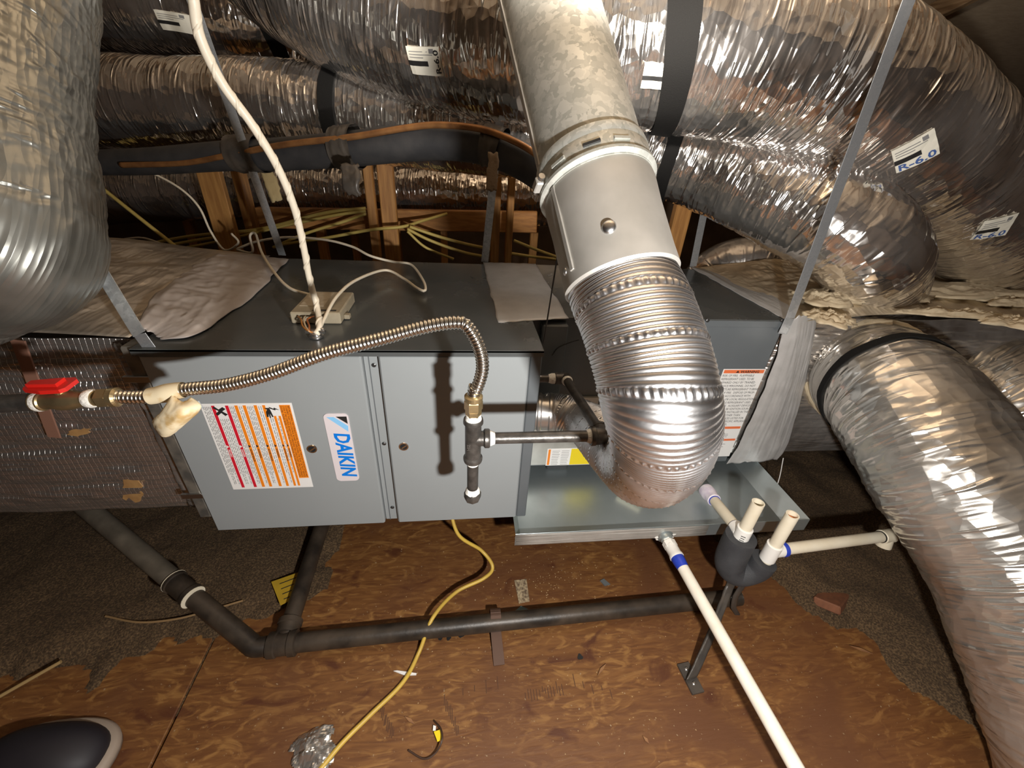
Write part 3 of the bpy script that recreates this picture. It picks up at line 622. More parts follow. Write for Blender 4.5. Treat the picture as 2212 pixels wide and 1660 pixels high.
# ---- drain pan
PX0, PX1, PY0, PY1 = .845, 1.81, -.066, .78
pa = thing('drain_pan', (1.32, .36, -.055), 'galvanised drain pan under the coil cabinet', 'pan')
MB().box(PX0+.02, PX1-.055, PY0+.004, PY1-.004, -.054, -.050).build('pan_floor', PANM, pa)
MB().box(PX0, PX1, PY0-.002, PY0, -.054, -.004).build('front_wall', PANM, pa)
MB().box(PX0, PX1, PY1-.002, PY1, -.054, -.004).build('back_wall', PANM, pa)
for a, b in ((PX0, PX0+.022), (PX1, PX1-.058)):
    MB().add([(a, PY0, -.004), (a, PY1, -.004), (b, PY1, -.052), (b, PY0, -.052), (a, PY0, -.0055), (a, PY1, -.0055), (b, PY1, -.054), (b, PY0, -.054)], [(0, 1, 2, 3), (7, 6, 5, 4), (0, 4, 5, 1), (1, 5, 6, 2), (2, 6, 7, 3), (3, 7, 4, 0)]).build('side_wall', PANM, pa)
sheet('edge_tape', [(PX0+.002, PY0-.003, -.006), (PX1-.35, PY0-.003, -.006), (PX1-.35, PY0-.003, -.053), (PX0+.002, PY0-.003, -.053)], GALVM, pa, 80, 12, .0008, .0006, 12, 26, 2, .001, top=(0, -1, 0))
for i, x in enumerate((1.0, 1.55)):
    MB().box(x, x+.08, .25, .72, -.050, .003).build('coil_support', FOAMD, label='dark block under the %s end of the coil cabinet' % ('furnace', 'tan box')[i], cat='support block', group='blocks under the coil cabinet')
# ================================================================== return box at the left
rp = thing('return_plenum', (-.5, .4, .04), 'foil-faced insulated return box left of the furnace', 'plenum')
MB().box(-1.25, -.03, .05, .73, .045, .56).build('box_core', FOILD, rp)
sheet('front_board', [(-1.25, .048, .572), (-.035, .048, .572), (-.035, .048, .045), (-1.25, .048, .045)], SCRIM, rp, 160, 90, .0045, .001, 14, 16, 7, .004, top=(0, -1, 0))
sheet('top_wrap', [[(-1.25, .05, .585), (-.6, .04, .60), (-.2, .03, .592), (-.03, .03, .584)], [(-1.25, .35, .60), (-.6, .35, .625), (-.2, .35, .61), (-.0, .35, .588)], [(-1.25, .74, .585), (-.6, .74, .63), (-.2, .74, .60), (0.0, .74, .584)]], foil_mat('brown_foil_wrap', (.66, .58, .49), .34, .4, (.42, .35, .26), .6, 25, 18), rp, 60, 130, .006, .001, 23, 6, 9, .004, top=(0, 0, 1))
tw = [[on(625, 560, Z=.582), on(545, 640, Z=.581), on(435, 718, Z=.581), on(350, 737, Z=.579)],
      [on(560, 555, Z=.595), on(470, 620, Z=.595), on(380, 690, Z=.593), on(330, 722, Z=.585)],
      [on(470, 545, Z=.605), on(380, 600, Z=.612), on(320, 660, Z=.61), on(300, 705, Z=.60)]]
sheet('joint_tape', tw, mat('dusty_tape', (.46, .42, .40), .42, .15, (.38, .335, .31), 14, bump=.3, bscale=30), rp, 50, 90, .004, .001, 27, 3, 10, .006, top=(0, 0, 1))
MB().box(-.034, -.002, -.004, .05, .05, .575).build('joint_flange', mat('dirty_flange', (.10, .095, .085), .4, .3, (.20, .18, .15), 30), rp)
sheet('flange_tape', [(-.075, .038, .56), (-.03, .03, .57), (-.028, .03, .05), (-.08, .038, .05)], FOILD, rp, 40, 12, .004, .001, 33, 14, 2, .006, top=(0, -1, 0))
for z in (.49, .13):
    MB().box(-.05, .004, -.010, -.002, z, z+.016).build('clip', ZINC, rp)
for i, (x, y, w_, h) in enumerate(((170, 935, .05, .03), (285, 1060, .055, .075))):
    c = on(x, y, Y=.040); pts = []
    for k in range(18):
        t = 2*pi*k/18; rr_ = 1+.35*random.uniform(-1, 1); pts.append((c[0]+w_/2*rr_*cos(t)+.25*w_*sin(t), .0415, c[2]+h/2*rr_*sin(t)))
    MB().poly(pts, .003, (0, -1, 0)).build('torn_patch', mat('tan_glue_%s' % 'ab'[i], (.42, .24, .09), .6, 0, (.30, .16, .06), 30), rp)
a, b = on(38, 735, Y=.02), on(118, 945, Y=.02)
MB().beam(a, b, .026, .004, (1, 0, .2)).build('brown_strip', mat('red_brown_strip', (.24, .12, .08), .6), rp)  # plain red-brown bar in front of the box

# ---- tan sealed box at the right
sp = thing('supply_plenum', (2.3, .5, .02), 'tan mastic-sealed supply box at the right of the coil cabinet', 'plenum')
MB().box(1.69, 3.1, .23, .80, .03, .56).build('box_core', FOILD, sp)
TANF = foil_mat('tan_foil_wrap', (.66, .57, .44), .36, .62, (.58, .47, .31), .6, 26, 22)
sheet('front_wrap', [(1.69, .225, .575), (3.1, .225, .575), (3.1, .225, .03), (1.69, .225, .03)], FOILD, sp, 130, 70, .006, .001, 41, 14, 6, .004, top=(0, -1, 0))
sheet('top_wrap', [[(1.685, .20, .568), (2.0, .20, .60), (2.4, .20, .59), (3.1, .2, .58)], [(1.685, .5, .575), (2.0, .5, .615), (2.4, .5, .61), (3.1, .5, .60)], [(1.685, .8, .57), (2.0, .8, .61), (2.4, .8, .60), (3.1, .8, .58)]], TANF, sp, 70, 150, .008, .001, 43, 7, 12, .004, top=(0, 0, 1))
def blob(name, c, u, v, ru, rv, m, parent, seed, h=.012, n=26, seg=40, ang=0, **tags):
    """lumpy smear with a ragged outline on a surface"""
    c, u, v = A_(c, float), A_(u, float), A_(v, float); nr = np.cross(u, v); R_ = np.linspace(0, 1, n)[:, None]; th = (np.arange(seg)*2*pi/seg)[None]
    out = 1+.28*vnoise(th*2.2+0*R_, 0*R_+0*th+seed, seed)+.18*vnoise(th*6+0*R_, 0*th+0*R_, seed+1)
    a = R_*out*ru*cos_(th); b = R_*out*rv*sin_(th)
    z = h*np.sqrt(np.clip(1-R_**3, 0, 1))*(.7+.5*vnoise(a/ru*5, b/rv*5, seed+2)+.25*vnoise(a/ru*14, b/rv*14, seed+3))
    V = c+a[..., None]*u+b[..., None]*v+z[..., None]*nr
    return obj(name, V.reshape(-1, 3), grid_faces(n, seg, True)+[tuple((n-1)*seg+i for i in range(seg))], m, parent, 'all', **tags)
for i, (x, y, ru, rv, z) in enumerate(((1880, 640, .21, .075, .617), (1775, 645, .10, .08, .61), (2080, 630, .30, .07, .62), (2200, 655, .16, .05, .605), (1790, 690, .07, .06, .59), (2060, 680, .15, .03, .605), (2195, 700, .10, .05, .60))):
    blob('mastic_smear', on(x, y, Z=z+.006), (1, 0, 0), (0, 1, 0), ru, rv, MASTIC, sp, 50+i, .020)
def ring_smear(duct, frac, width, parent, seed, m=MASTIC, r_add=.004):
    i0 = int(frac*(duct.n-1)); k = 90; wn_ = 9; th = np.arange(k)*2*pi/k; st = duct.L/(duct.n-1); V = []
    for j in range(wn_):
        a = (j/(wn_-1)-.5)*width*(1+.5*vnoise(th/(2*pi)*14, th*0+seed, seed, None))
        off = r_add+.010*np.sqrt(max(0, 1-(2*j/(wn_-1)-1)**2))*(.6+.6*np.abs(vnoise(th*6, th*0+j, seed+1)))-(.008 if j in (0, wn_-1) else 0)
        V.append(duct.surf(i0+a/st, th, off))
    obj('mastic_ring', np.concatenate(V), grid_faces(wn_, k, True), m, parent, 'all')
ring_smear(dF, .045, .07, sp, 73); ring_smear(dG, .05, .07, sp, 75)
dF.band(1790, 800, .02, WEB, 'draw_band', thick=.003)

# ================================================================== flue: galvanised pipe, collar, lower sleeve
V0, V1, V2 = at(1158, -90, .665), at(1290, 385, .590), at(1336, 590, .555)
# straight axis
axd = (V2-V0)/np.linalg.norm(V2-V0)
def onax(t): return V0+axd*t
LV = np.linalg.norm(V2-V0); tcol = np.dot(V1-V0, axd); RV = .0745
fl_ = thing('flue_pipe', V2, 'galvanised round flue pipe slanting down to the flexible vent', 'flue pipe')
MB().lathe(onax(-.9), V2, [(0, RV), (tcol+.9-.02, RV), (tcol+.9-.018, RV+.004), (tcol+.9-.006, RV+.0055), (tcol+.9+.002, RV+.002), (tcol+.9+.03, RV+.002)], 72).build('upper_pipe', GALV, fl_, True)
# clamp collar with bead, slots and screw
MB().lathe(onax(tcol-.012), V2, [(0, RV+.002), (.003, RV+.0045), (.030, RV+.0045), (.033, RV+.0075), (.037, RV+.0075), (.040, RV+.003)], 72).build('collar_band', GALV, fl_, True)
MB().lathe(onax(tcol+.028), V2, [(0, RV+.001), (.012, RV+.0025), (.05, RV+.001), (LV-tcol-.028-.01, RV+.001), (LV-tcol-.028+.015, RV+.002), (LV-tcol-.028+.018, RV-.001)], 72).build('lower_sleeve', GALVM, fl_, True)
# facing direction for details on the pipe
def face(t, deg):
    c = onax(t); f = CAM-c; f = f-axd*(f@axd); f /= np.linalg.norm(f); s_ = np.cross(axd, f)
    return c, cos(radians(deg))*f+sin(radians(deg))*s_, -sin(radians(deg))*f+cos(radians(deg))*s_
def pdetail(nm, t, deg, hu, hv, hn, m, R_=RV, lift=0.):
    c, n, s_ = face(t, deg); MB().obox(c+n*(R_+lift), [s_, axd, n], (hu, hv, hn)).build(nm, m, fl_)
SGN = 1 if seen(face(tcol, 60)[0]+face(tcol, 60)[1]*RV)[0] < seen(onax(tcol))[0] else -1
for t0, t1, deg, R_ in ((-.9, tcol-.02, 62, RV), (tcol+.03, LV, 44, RV+.001)):
    a_, n_, _ = face(t0, SGN*deg); b_, n2_, _ = face(t1, SGN*deg)
    MB().beam(onax(t0)+n_*R_, onax(t1)+n_*R_, .007, .004, np.cross(axd, n_)).build('lock_seam', GALVM, fl_)
for deg in (28, -6, -34): pdetail('band_slot', tcol+.010, SGN*deg, .011, .0022, .0012, DARK if deg == -6 else GALV, RV+.005)
c, n, s_ = face(tcol+.012, SGN*58)
MB().obox(c+n*(RV+.010), [s_, axd, n], (.010, .006, .006)).build('clamp_lug', GALVM, fl_)
MB().lathe(c+n*(RV+.010)-s_*.018, c+n*(RV+.010)+s_*.018, [(0, .0045), (.006, .0045), (.006, .0025), (.036, .0025)], 10).build('clamp_screw', ZINC, fl_)
c, n, s_ = face(LV-.028, -SGN*2)
MB().lathe(c+n*(RV-.001), c+n, [(0, .009), (.002, .009), (.005, .007), (.0065, .003)], 18).build('rivet', ZINC, fl_, True)
c, n, s_ = face(LV-.008, SGN*58)
MB().lathe(c+n*(RV-.001), c+n, [(0, .006), (.003, .005), (.0045, .002)], 12).build('rivet', ZINC, fl_, True)

# ---- flexible aluminium vent
fx = [on(1176, 890, Y=.10), on(1215, 893, Y=.085), on(1258, 908, Y=.04), at(1312, 952, .98), at(1362, 998, .86), at(1398, 1008, .73), at(1421, 982, .625), at(1432, 930, .555), at(1424, 865, .52), at(1402, 775, .522), at(1370, 680, .535), V2+axd*.02, V2-axd*.02]
p = spline(fx, 1500); LX = np.linalg.norm(np.diff(p, axis=0), axis=1).sum(); n = int(LX/.00075); p = spline(fx, n); T, Nn, B = frames(p); seg = 200
S = np.linspace(0, LX, n)[:, None]; th = (np.arange(seg)*2*pi/seg)[None]
PT = .0060; hel = S+PT*9*th/(2*pi)
ph = (hel % PT)/PT; rid = .0017*np.abs(sin_(pi*ph))
ph2 = (hel % (PT*9))/(PT*1.3); bead = ph2 < 1
rid = np.where(bead, .0016*sin_(pi*np.clip(ph2, 0, 1)), rid)
crimp = bead*(.0011*np.clip(3*sin_(th*46), -1, 1)*sin_(pi*np.clip(ph2, 0, 1)))
r0 = np.interp(S[:, 0]/LX, [0, .10, .20, .35, .5, 1], [.054, .055, .062, .068, .070, .0715])[:, None]
rr = r0+rid+crimp+.0012*vnoise(S*12+0*th, th/(2*pi)*5+0*S, 3, 5)
V = p[:, None]+rr[..., None]*(cos_(th)[0][None, :, None]*Nn[:, None]+sin_(th)[0][None, :, None]*B[:, None])
fv = thing('flexible_vent', p[0], 'ribbed bright aluminium flexible vent curving down from the flue and back beside the furnace', 'vent hose')
obj('ribbed_hose', V.reshape(-1, 3), grid_faces(n, seg, True), ALU, fv, 'all')
# smooth collar leaving the furnace side
e0, e1 = on(1176, 890, Y=.10), on(1215, 893, Y=.085)
ce_ = thing('vent_collar', e0, 'smooth galvanised vent collar leaving the right side of the furnace', 'collar')
dv_ = (e1-e0)/np.linalg.norm(e1-e0)
MB().lathe(A_([.878, e0[1]+.004, e0[2]]), e1, [(0, .053), (.03, .053), (.033, .057), (.04, .057), (.043, .053), (.062, .053), (.066, .058), (.072, .058), (.078, .055)], 56).build('collar_sleeve', mat('collar_steel', (.62, .60, .58), .30, .9), ce_, True)

# ================================================================== gas line
GY = -.23
gl = thing('gas_pipe_tee', on(1018, 1075, Y=GY), 'black iron gas pipe tee with capped drip leg in front of the right door', 'gas pipe')
tc_ = on(1022, 948, Y=GY); zt0, zt1 = on(1018, 995, Y=GY)[2], on(1024, 905, Y=GY)[2]; tx = tc_[0]
capz = on(1017, 1080, Y=GY)[2]
RP = .0118
def V3(x, y, z): return A_([x, y, z])
MB().lathe((tx, GY, zt0), (tx, GY, zt1), [(0, .0185), (.004, .0195), (.009, .0195), (.012, .016), ((zt1-zt0)-.012, .016), ((zt1-zt0)-.009, .0195), ((zt1-zt0)-.004, .0195), (zt1-zt0, .0185)], 28).lathe((tx, GY, tc_[2]), (tx+1, GY, tc_[2]), [(0, .0155), (.020, .0155), (.023, .0195), (.031, .0195), (.033, .018)], 28).build('tee_body', IRON, gl, True)
MB().lathe((tx, GY, capz+.01), (tx, GY, 1), [(0, RP), (zt0-capz, RP)], 20).build('drip_leg', IRON, gl, True)
MB().lathe((tx, GY, capz), (tx, GY, 1), [(0, .010), (.003, .0165), (.010, .0185), (.022, .0185), (.025, .0165)], 8).build('end_cap', IRON, gl, 'flat')
MB().lathe((tx, GY, capz+.022), (tx, GY, 1), [(0, .0165), (.006, .0155), (.014, .0122)], 20).build('thread_seal', DOPE, gl, True)
MB().lathe((tx, GY, zt0-.010), (tx, GY, 1), [(0, .0120), (.004, .0135), (.012, .0140)], 20).build('thread_seal', DOPE, gl, True)
MB().lathe((tx, GY, zt1-.002), (tx, GY, 1), [(0, .0165), (.006, .0155), (.013, .0145)], 20).build('thread_seal', DOPE, gl, True)
elb = on(1300, 948, Y=GY); ex = elb[0]; ez = tc_[2]
MB().lathe((tx+.03, GY, ez), (ex, GY, ez), [(0, RP), (ex-tx-.03, RP)], 20).build('cross_nipple', IRON, gl, True)
MB().lathe((tx+.031, GY, ez), (ex, GY, ez), [(0, .0165), (.004, .0155), (.012, .0122)], 20).build('thread_seal', DOPE, gl, True)
MB().lathe((ex-.034, GY, ez), (ex, GY, ez), [(0, .0122), (.006, .015), (.012, .0165)], 20).build('thread_seal', DOPE, gl, True)
up_ = on(1222, 818, Y=.10)
dr_ = (up_-A_([ex, GY, ez])); dr_ /= np.linalg.norm(dr_)
MB().tube([(ex-.024, GY, ez), (ex-.006, GY, ez), A_([ex, GY, ez])+dr_*.008, A_([ex, GY, ez])+dr_*.026], .0185, 24, 14).lathe((ex-.026, GY, ez), (ex, GY, ez), [(0, .019), (.002, .0205), (.009, .0205), (.011, .018)], 24).lathe(A_([ex, GY, ez])+dr_*.018, up_, [(0, .018), (.002, .0205), (.009, .0205), (.011, .018)], 24).build('elbow', IRON, gl, True)
MB().lathe(A_([ex, GY, ez])+dr_*.02, up_, [(0, RP), (np.linalg.norm(up_-A_([ex, GY, ez]))-.02, RP)], 20).build('riser_nipple', IRON, gl, True)
MB().tube([up_-dr_*.02, up_, up_+A_([-.012, .0, .0]), up_+A_([-.03, 0, .0])], .017, 20, 12).build('elbow', IRON, gl, True)
MB().lathe(up_-dr_*.026, up_, [(0, .0125), (.008, .0165)], 20).build('thread_seal', DOPE, gl, True)
MB().lathe(up_+A_([-.05, 0, 0]), up_, [(0, .012), (.01, .0150), (.018, .0150), (.02, .012)], 20).build('thread_seal', DOPE, gl, True)
MB().lathe((.876, up_[1], up_[2]), up_, [(0, RP), (up_[0]-.876-.02, RP)], 16).build('inlet_nipple', IRON, gl, True)
text('cast_mark', 'HSE', .009, (tx-.006, GY-.0156, tc_[2]-.018), (0, 0, 1), (-1, 0, 0), mat('cast_iron_raised', (.2, .19, .18), .3, .6), gl, -.0008)
# flexible gas connector
nz = zt1+.008
hz = thing('gas_connector', (tx, GY, nz), 'corrugated stainless flexible gas hose with brass nuts across the furnace front', 'gas hose')
MB().lathe((tx, GY, nz), (tx, GY, 1), [(0, .0125), (.002, .0155), (.013, .0155), (.015, .0130)], 6).build('brass_adapter', BRASS, hz)
MB().lathe((tx, GY, nz+.013), (tx, GY, 1), [(0, .0150), (.002, .0175), (.020, .0175), (.023, .0155)], 6).lathe((tx, GY, nz+.034), (tx, GY, 1), [(0, .0155), (.003, .0172), (.010, .0172), (.012, .013)], 24).build('brass_nut', BRASS, hz)
nt_ = nz+.042
hp = [(tx, GY, nt_), (tx+.001, GY, nt_+.02), on(1028, 845, Y=GY), on(1042, 798, Y=GY), on(1035, 750, Y=GY), on(1010, 706, Y=GY), on(985, 697, Y=GY), on(920, 706, Y=GY), on(820, 733, Y=GY), on(700, 765, Y=GY+.005), on(590, 806, Y=GY+.01), on(490, 832, Y=GY+.015), on(400, 842, Y=GY+.02), on(320, 857, Y=GY+.02), on(255, 858, Y=GY+.02)]
p = spline(hp, 2000); LH = np.linalg.norm(np.diff(p, axis=0), axis=1).sum(); n = int(LH/.0011); p = spline(hp, n); T, Nn, B = frames(p)
S = np.linspace(0, LH, n); rr = .0098+.0022*(.5+.5*cos_(S*2*pi/.0066)); th = np.arange(26)*2*pi/26
V = p[:, None]+rr[:, None, None]*(cos_(th)[None, :, None]*Nn[:, None]+sin_(th)[None, :, None]*B[:, None])
obj('corrugated_hose', V.reshape(-1, 3), grid_faces(n, 26, True), STEELH, hz, 'all')
hy = GY+.02
n0, n1 = on(258, 858, Y=hy), on(188, 862, Y=hy)
MB().lathe(n0, n1, [(0, .013), (.003, .0168), (.012, .0168), (.014, .015)], 24).lathe(n0+(n1-n0)*.22, n1, [(0, .0150), (.001, .0175), (.018, .0175), (.020, .0145)], 6).build('brass_nut', BRASS, hz)
va = thing('gas_shutoff_valve', on(110, 870, Y=hy), 'brass gas shutoff valve with red lever handle at the left', 'valve')
d_ = (n1-n0)/np.linalg.norm(n1-n0); v0 = n1-d_*.015
MB().lathe(v0, v0+d_, [(0, .0125), (.004, .0145), (.016, .0145), (.018, .0125), (.026, .0135), (.040, .0175), (.058, .0175), (.066, .0145), (.080, .0145), (.082, .0165), (.095, .0165), (.097, .013)], 20).build('valve_body', BRASS, va, True)
MB().lathe(v0+d_*.002, v0+d_, [(0, .0150), (.004, .0165), (.010, .0158), (.013, .0148)], 20).build('thread_seal', DOPE, va, True)
MB().lathe(v0+d_*.085, v0+d_, [(0, .0167), (.004, .0176), (.008, .0165)], 20).build('thread_seal', DOPE, va, True)
vc = v0+d_*.048; tow = CAM-vc; tow = tow-d_*(tow@d_); tow /= np.linalg.norm(tow); sd = np.cross(d_, tow); 
if sd[2] < 0: sd = -sd
nrm = tow*.55+sd*.83; nrm /= np.linalg.norm(nrm); s2_ = np.cross(d_, nrm)
MB().lathe(vc, vc+nrm, [(0, .008), (.022, .008)], 14).build('valve_stem', BRASS, va)
hc = vc+nrm*.026
def hpoly(a): return [hc+d_*q[0]+s2_*q[1] for q in a]
MB().poly(hpoly([(-.026, -.013), (-.020, -.019), (.010, -.019), (.040, -.010), (.043, -.004), (.043, .004), (.040, .010), (.010, .019), (-.020, .019), (-.026, .013)]), .007, nrm).poly([q+nrm*.007 for q in hpoly([(-.012, -.010), (.036, -.006), (.036, .006), (-.012, .010)])], .006, nrm).build('red_handle', REDH, va)
sp0 = v0+d_*.094
MB().tube([sp0, sp0+d_*.5], .0150, 20).build('black_supply_pipe', IRON, label='black iron gas supply pipe entering at the left edge beside the red valve', cat='gas pipe')
# paper tag taped round the hose
tg_ = thing('paper_tag', on(380, 900, Y=hy-.015), 'stained cream paper tag wrapped round the gas hose and hanging down', 'tag')
i0 = np.argmin(np.linalg.norm(p-on(322, 857, Y=hy), axis=1)); i1 = np.argmin(np.linalg.norm(p-on(398, 843, Y=hy), axis=1)); a_, b_ = sorted((i0, i1))
MB().tube(p[a_:b_:6], [.0135, .0155, .0165, .0150, .0145], 22, caps=False).build('tag_wrap', PAPER, tg_, True)
yt = hy-.012
sheet('tag_flap', [[on(372, 852, Y=yt), on(395, 868, Y=yt-.01), on(412, 858, Y=yt)], [on(352, 885, Y=yt-.02), on(390, 892, Y=yt-.032), on(436, 880, Y=yt-.012)], [on(330, 908, Y=yt-.012), on(368, 925, Y=yt-.03), on(405, 912, Y=yt-.012)], [on(334, 926, Y=yt-.004), on(350, 944, Y=yt-.02), on(368, 943, Y=yt-.012)]], PAPER, tg_, 30, 24, .0012, .0005, 77, 4, 3, .001, top=(0, -1, 0))
sheet('tag_under', [on(412, 868, Y=yt+.004), on(430, 866, Y=yt+.006), on(440, 882, Y=yt+.006), on(405, 890, Y=yt+.004)], PAINT, tg_, 8, 8, .0005, .0005, 78, 2, 2, top=(0, -1, 0))

# ================================================================== hanger straps
def strap(a, b, w_, side, label, m=STRAPM, t=.0016, n=1, thing_name='hanger_strap', fold=None):
    mb = MB().beam(a, b, w_, t, side)
    if fold is not None: mb.beam(a, fold, w_, t, side)
    return mb.build(thing_name, m, label=label, cat='strap', group='galvanised hanger straps')
def upto(p, x, y, Zt):
    """top end: follow the photo's line from p through pixel (x, y) in the vertical plane facing the camera"""
    d = at(x, y, seen(p)[2]*1.0)-p; d = d/abs(d[2]); return p+d*(Zt-p[2])
a = on(301, 722, Y=-.004); strap(a, upto(a, 205, 565, 2.1), .026, (1, 0, 0), 'steel hanger strap at the left front corner of the furnace', fold=a+A_([.012, .0, -.05]))
a = on(610, 552, Z=.578); b = on(482, 190, Y=.62); b = a+(b-a)*2.2; strap(a, b, .026, (1, 0, 0), 'steel hanger strap passing behind the white cable to the left rear of the furnace')
a = on(1047, 566, Z=.578); b = on(1098, 90, Y=.66); b = a+(b-a)*2.0; strap(a, b, .028, (1, 0, 0), 'steel hanger strap left of the flue in front of the foil ducts')
a = on(1706, 688, Y=.190); b = on(1868, 255, Y=.19); b = a+(b-a)*2.2; strap(a, b, .030, (1, 0, 0), 'long steel hanger strap at the right front corner of the coil cabinet', fold=a+A_([-.004, -.002, -.05]))
a = on(1497, 576, Z=.576); b = on(1517, 478, Y=.80); b = a+(b-a)*3; strap(a, b, .030, (1, 0, 0), 'short bright steel strap just right of the amber grooved stud')
a = on(1174, 742, Y=.02); b = on(1212, 505, Y=.02); b = a+(b-a)*2.2
MB().tube([a, b], .0018, 8).build('hanger_wire', SCREW, label='thin dark wire rising from the right corner of the furnace beside the flue', cat='wire')

# ================================================================== refrigerant line
lp = [(120, 352, 1.5), (300, 350, 1.42), (480, 338, 1.34), (620, 333, 1.28), (760, 322, 1.22), (880, 310, 1.19), (970, 307, 1.17), (1060, 320, 1.15), (1140, 355, 1.14), (1215, 410, 1.14), (1290, 480, 1.16)]
lp = A_([at(*q) for q in lp])
rl = thing('refrigerant_line', lp[0], 'black foam insulated refrigerant line sagging behind the furnace with tape wraps', 'insulated pipe')
MB().tube(lp, [.040, .041, .043, .046, .047, .047, .046], 32, 180).build('foam_sleeve', FOAM, rl, 'all')
cp_ = [(262, 357, 1.38), (400, 352, 1.34), (520, 330, 1.27), (620, 312, 1.21), (760, 296, 1.16), (880, 276, 1.13), (950, 270, 1.11), (1040, 279, 1.09), (1110, 305, 1.08), (1160, 335, 1.08), (1220, 385, 1.08)]
MB().tube([at(*q) for q in cp_], .0085, 12, 140).build('copper_line', COPPER, rl, 'all')
def wrap(x, d, wpx, r, nm='tape_wrap', m=TAPEB):
    pl = spline(lp, 300); k = np.argmin(np.abs(seen(pl)[:, 0]-x)); k0 = np.argmin(np.abs(seen(pl)[:, 0]-(x-wpx/2))); k1 = np.argmin(np.abs(seen(pl)[:, 0]-(x+wpx/2)))
    pp = spline(pl[k0:k1+1:max(1, (k1-k0)//4)], 14); T, N_, B_ = frames(pp); th = np.arange(40)*2*pi/40
    R_ = r+.0025*vnoise(np.arange(14)[:, None]*.9+0*th, th[None]*2, int(x))
    obj(nm, (pp[:, None]+R_[..., None]*(cos_(th)[None, :, None]*N_[:, None]+sin_(th)[None, :, None]*B_[:, None])+A_([0, 0, .004])).reshape(-1, 3), grid_faces(14, 40, True), m, rl, 'all')
    return pl[k]
wrap(541, 0, 62, .054); wrap(752, 0, 42, .058); wrap(1066, 0, 38, .053)
sheet('tape_tail', [[at(735, 352, 1.10), at(775, 355, 1.10)], [at(738, 385, 1.10), at(777, 388, 1.09)], [at(742, 405, 1.10), at(778, 408, 1.10)], [at(752, 420, 1.11), at(782, 424, 1.11)]], TAPEB, rl, 24, 14, .003, .001, 91, 4, 2, .004, top=(0, -1, .3))
sheet('hanging_strip', [[at(1056, 330, 1.08), at(1078, 330, 1.08)], [at(1052, 375, 1.09), at(1076, 375, 1.09)], [at(1050, 412, 1.10), at(1074, 414, 1.10)]], mat('brown_webbing', (.16, .11, .065), .8, bump=.4, bscale=200), rl, 20, 8, .001, .001, 95, 4, 2, .003, top=(0, -1, .3))
sheet('hanging_scrap', [[at(562, 368, 1.6), at(586, 366, 1.6)], [at(572, 400, 1.6), at(600, 392, 1.6)], [at(590, 438, 1.6), at(612, 430, 1.6)]], mat('tan_scrap', (.42, .33, .17), .8, bump=.4, bscale=80), None, 16, 8, .004, .003, 96, 3, 2, .004, top=(0, -1, .2), label='tan fibrous scrap hanging below the black line beside the strap', cat='scrap')

# ================================================================== wires on and above the furnace
def cable(name, pts, r, m, label, cat='cable', group=None, n=90, seg=10): return MB().tube(pts, r, seg, n).build(name, m, None, 'all', label=label, cat=cat, group=group)
zt = .585
wp = [at(405, -60, .60), at(418, 0, .62), at(432, 80, .65), at(480, 180, .69), at(545, 270, .74), at(600, 362, .80), at(636, 450, .86), at(655, 530, .92), at(668, 600, .97), at(684, 660, 1.0), on(690, 705, Z=.60), on(682, 722, Z=.588)]
cb = thing('control_cable', wp[-1], 'thick white control cable dropping from the top left to the furnace top', 'cable')
MB().tube(wp, [.0078, .0078, .0076, .0074, .0072, .0070, .0066], 14, 160).build('cable_jacket', WIREB, cb, 'all')
q = spline(wp, 160); T, N_, B_ = frames(q); tt = np.linspace(0, 26*pi, 160)[:, None]
MB().tube(q+(cos_(tt)*N_+sin_(tt)*B_)*.0052, .0036, 8).build('twisted_lead', WIRE, cb, 'all')
md = thing('wiring_module', on(700, 660, Z=.578), 'beige plastic control module on the furnace top', 'control box')
c0, c1, c2, c3 = on(644, 634, Z=.605), on(750, 629, Z=.605), on(757, 672, Z=.605), on(642, 684, Z=.605)
mx0, mx1, my0, my1 = (c0[0]+c3[0])/2, (c1[0]+c2[0])/2, (c2[1]+c3[1])/2, (c0[1]+c1[1])/2
MB().obox(((mx0+mx1)/2, (my0+my1)/2, .592), np.eye(3), ((mx1-mx0)/2, (my1-my0)/2, .015), .003).build('module_body', BOXB, md)
MB().box(mx0+.01, mx1-.05, my0+.045, my1-.008, .607, .608).build('module_label', mat('faded_label', (.44, .38, .28), .6, 0, (.36, .3, .22), 60), md)
MB().box(mx0+.05, mx1-.012, my0+.012, my0+.020, .606, .6078).build('module_slot', DARK, md)
MB().box(mx1, mx1+.014, my0+.03, my0+.046, .578, .590).box(mx0-.010, mx0, my0+.02, my0+.036, .578, .588).build('mounting_ear', BOXB, md)
kc = on(684, 728, Z=.578)
cl = thing('cable_clamp', kc, 'small silver cable clamp at the front of the furnace top', 'clamp')
MB().lathe(kc, kc+A_([0, 0, 1]), [(0, .016), (.004, .016), (.005, .012), (.010, .012)], 20).build('clamp_ring', ZINC, cl, True)
MB().box(kc[0]-.022, kc[0]+.022, kc[1]-.006, kc[1]+.006, .588, .596).build('clamp_bar', ZINC, cl)
for s_ in (-1, 1): MB().lathe((kc[0]+s_*.016, kc[1], .594), (kc[0]+s_*.016, kc[1], 1), [(0, .0045), (.005, .0045), (.006, .003)], 10).build('clamp_screw', ZINC, cl)
G_W = 'loose cream low-voltage wires over the furnace'
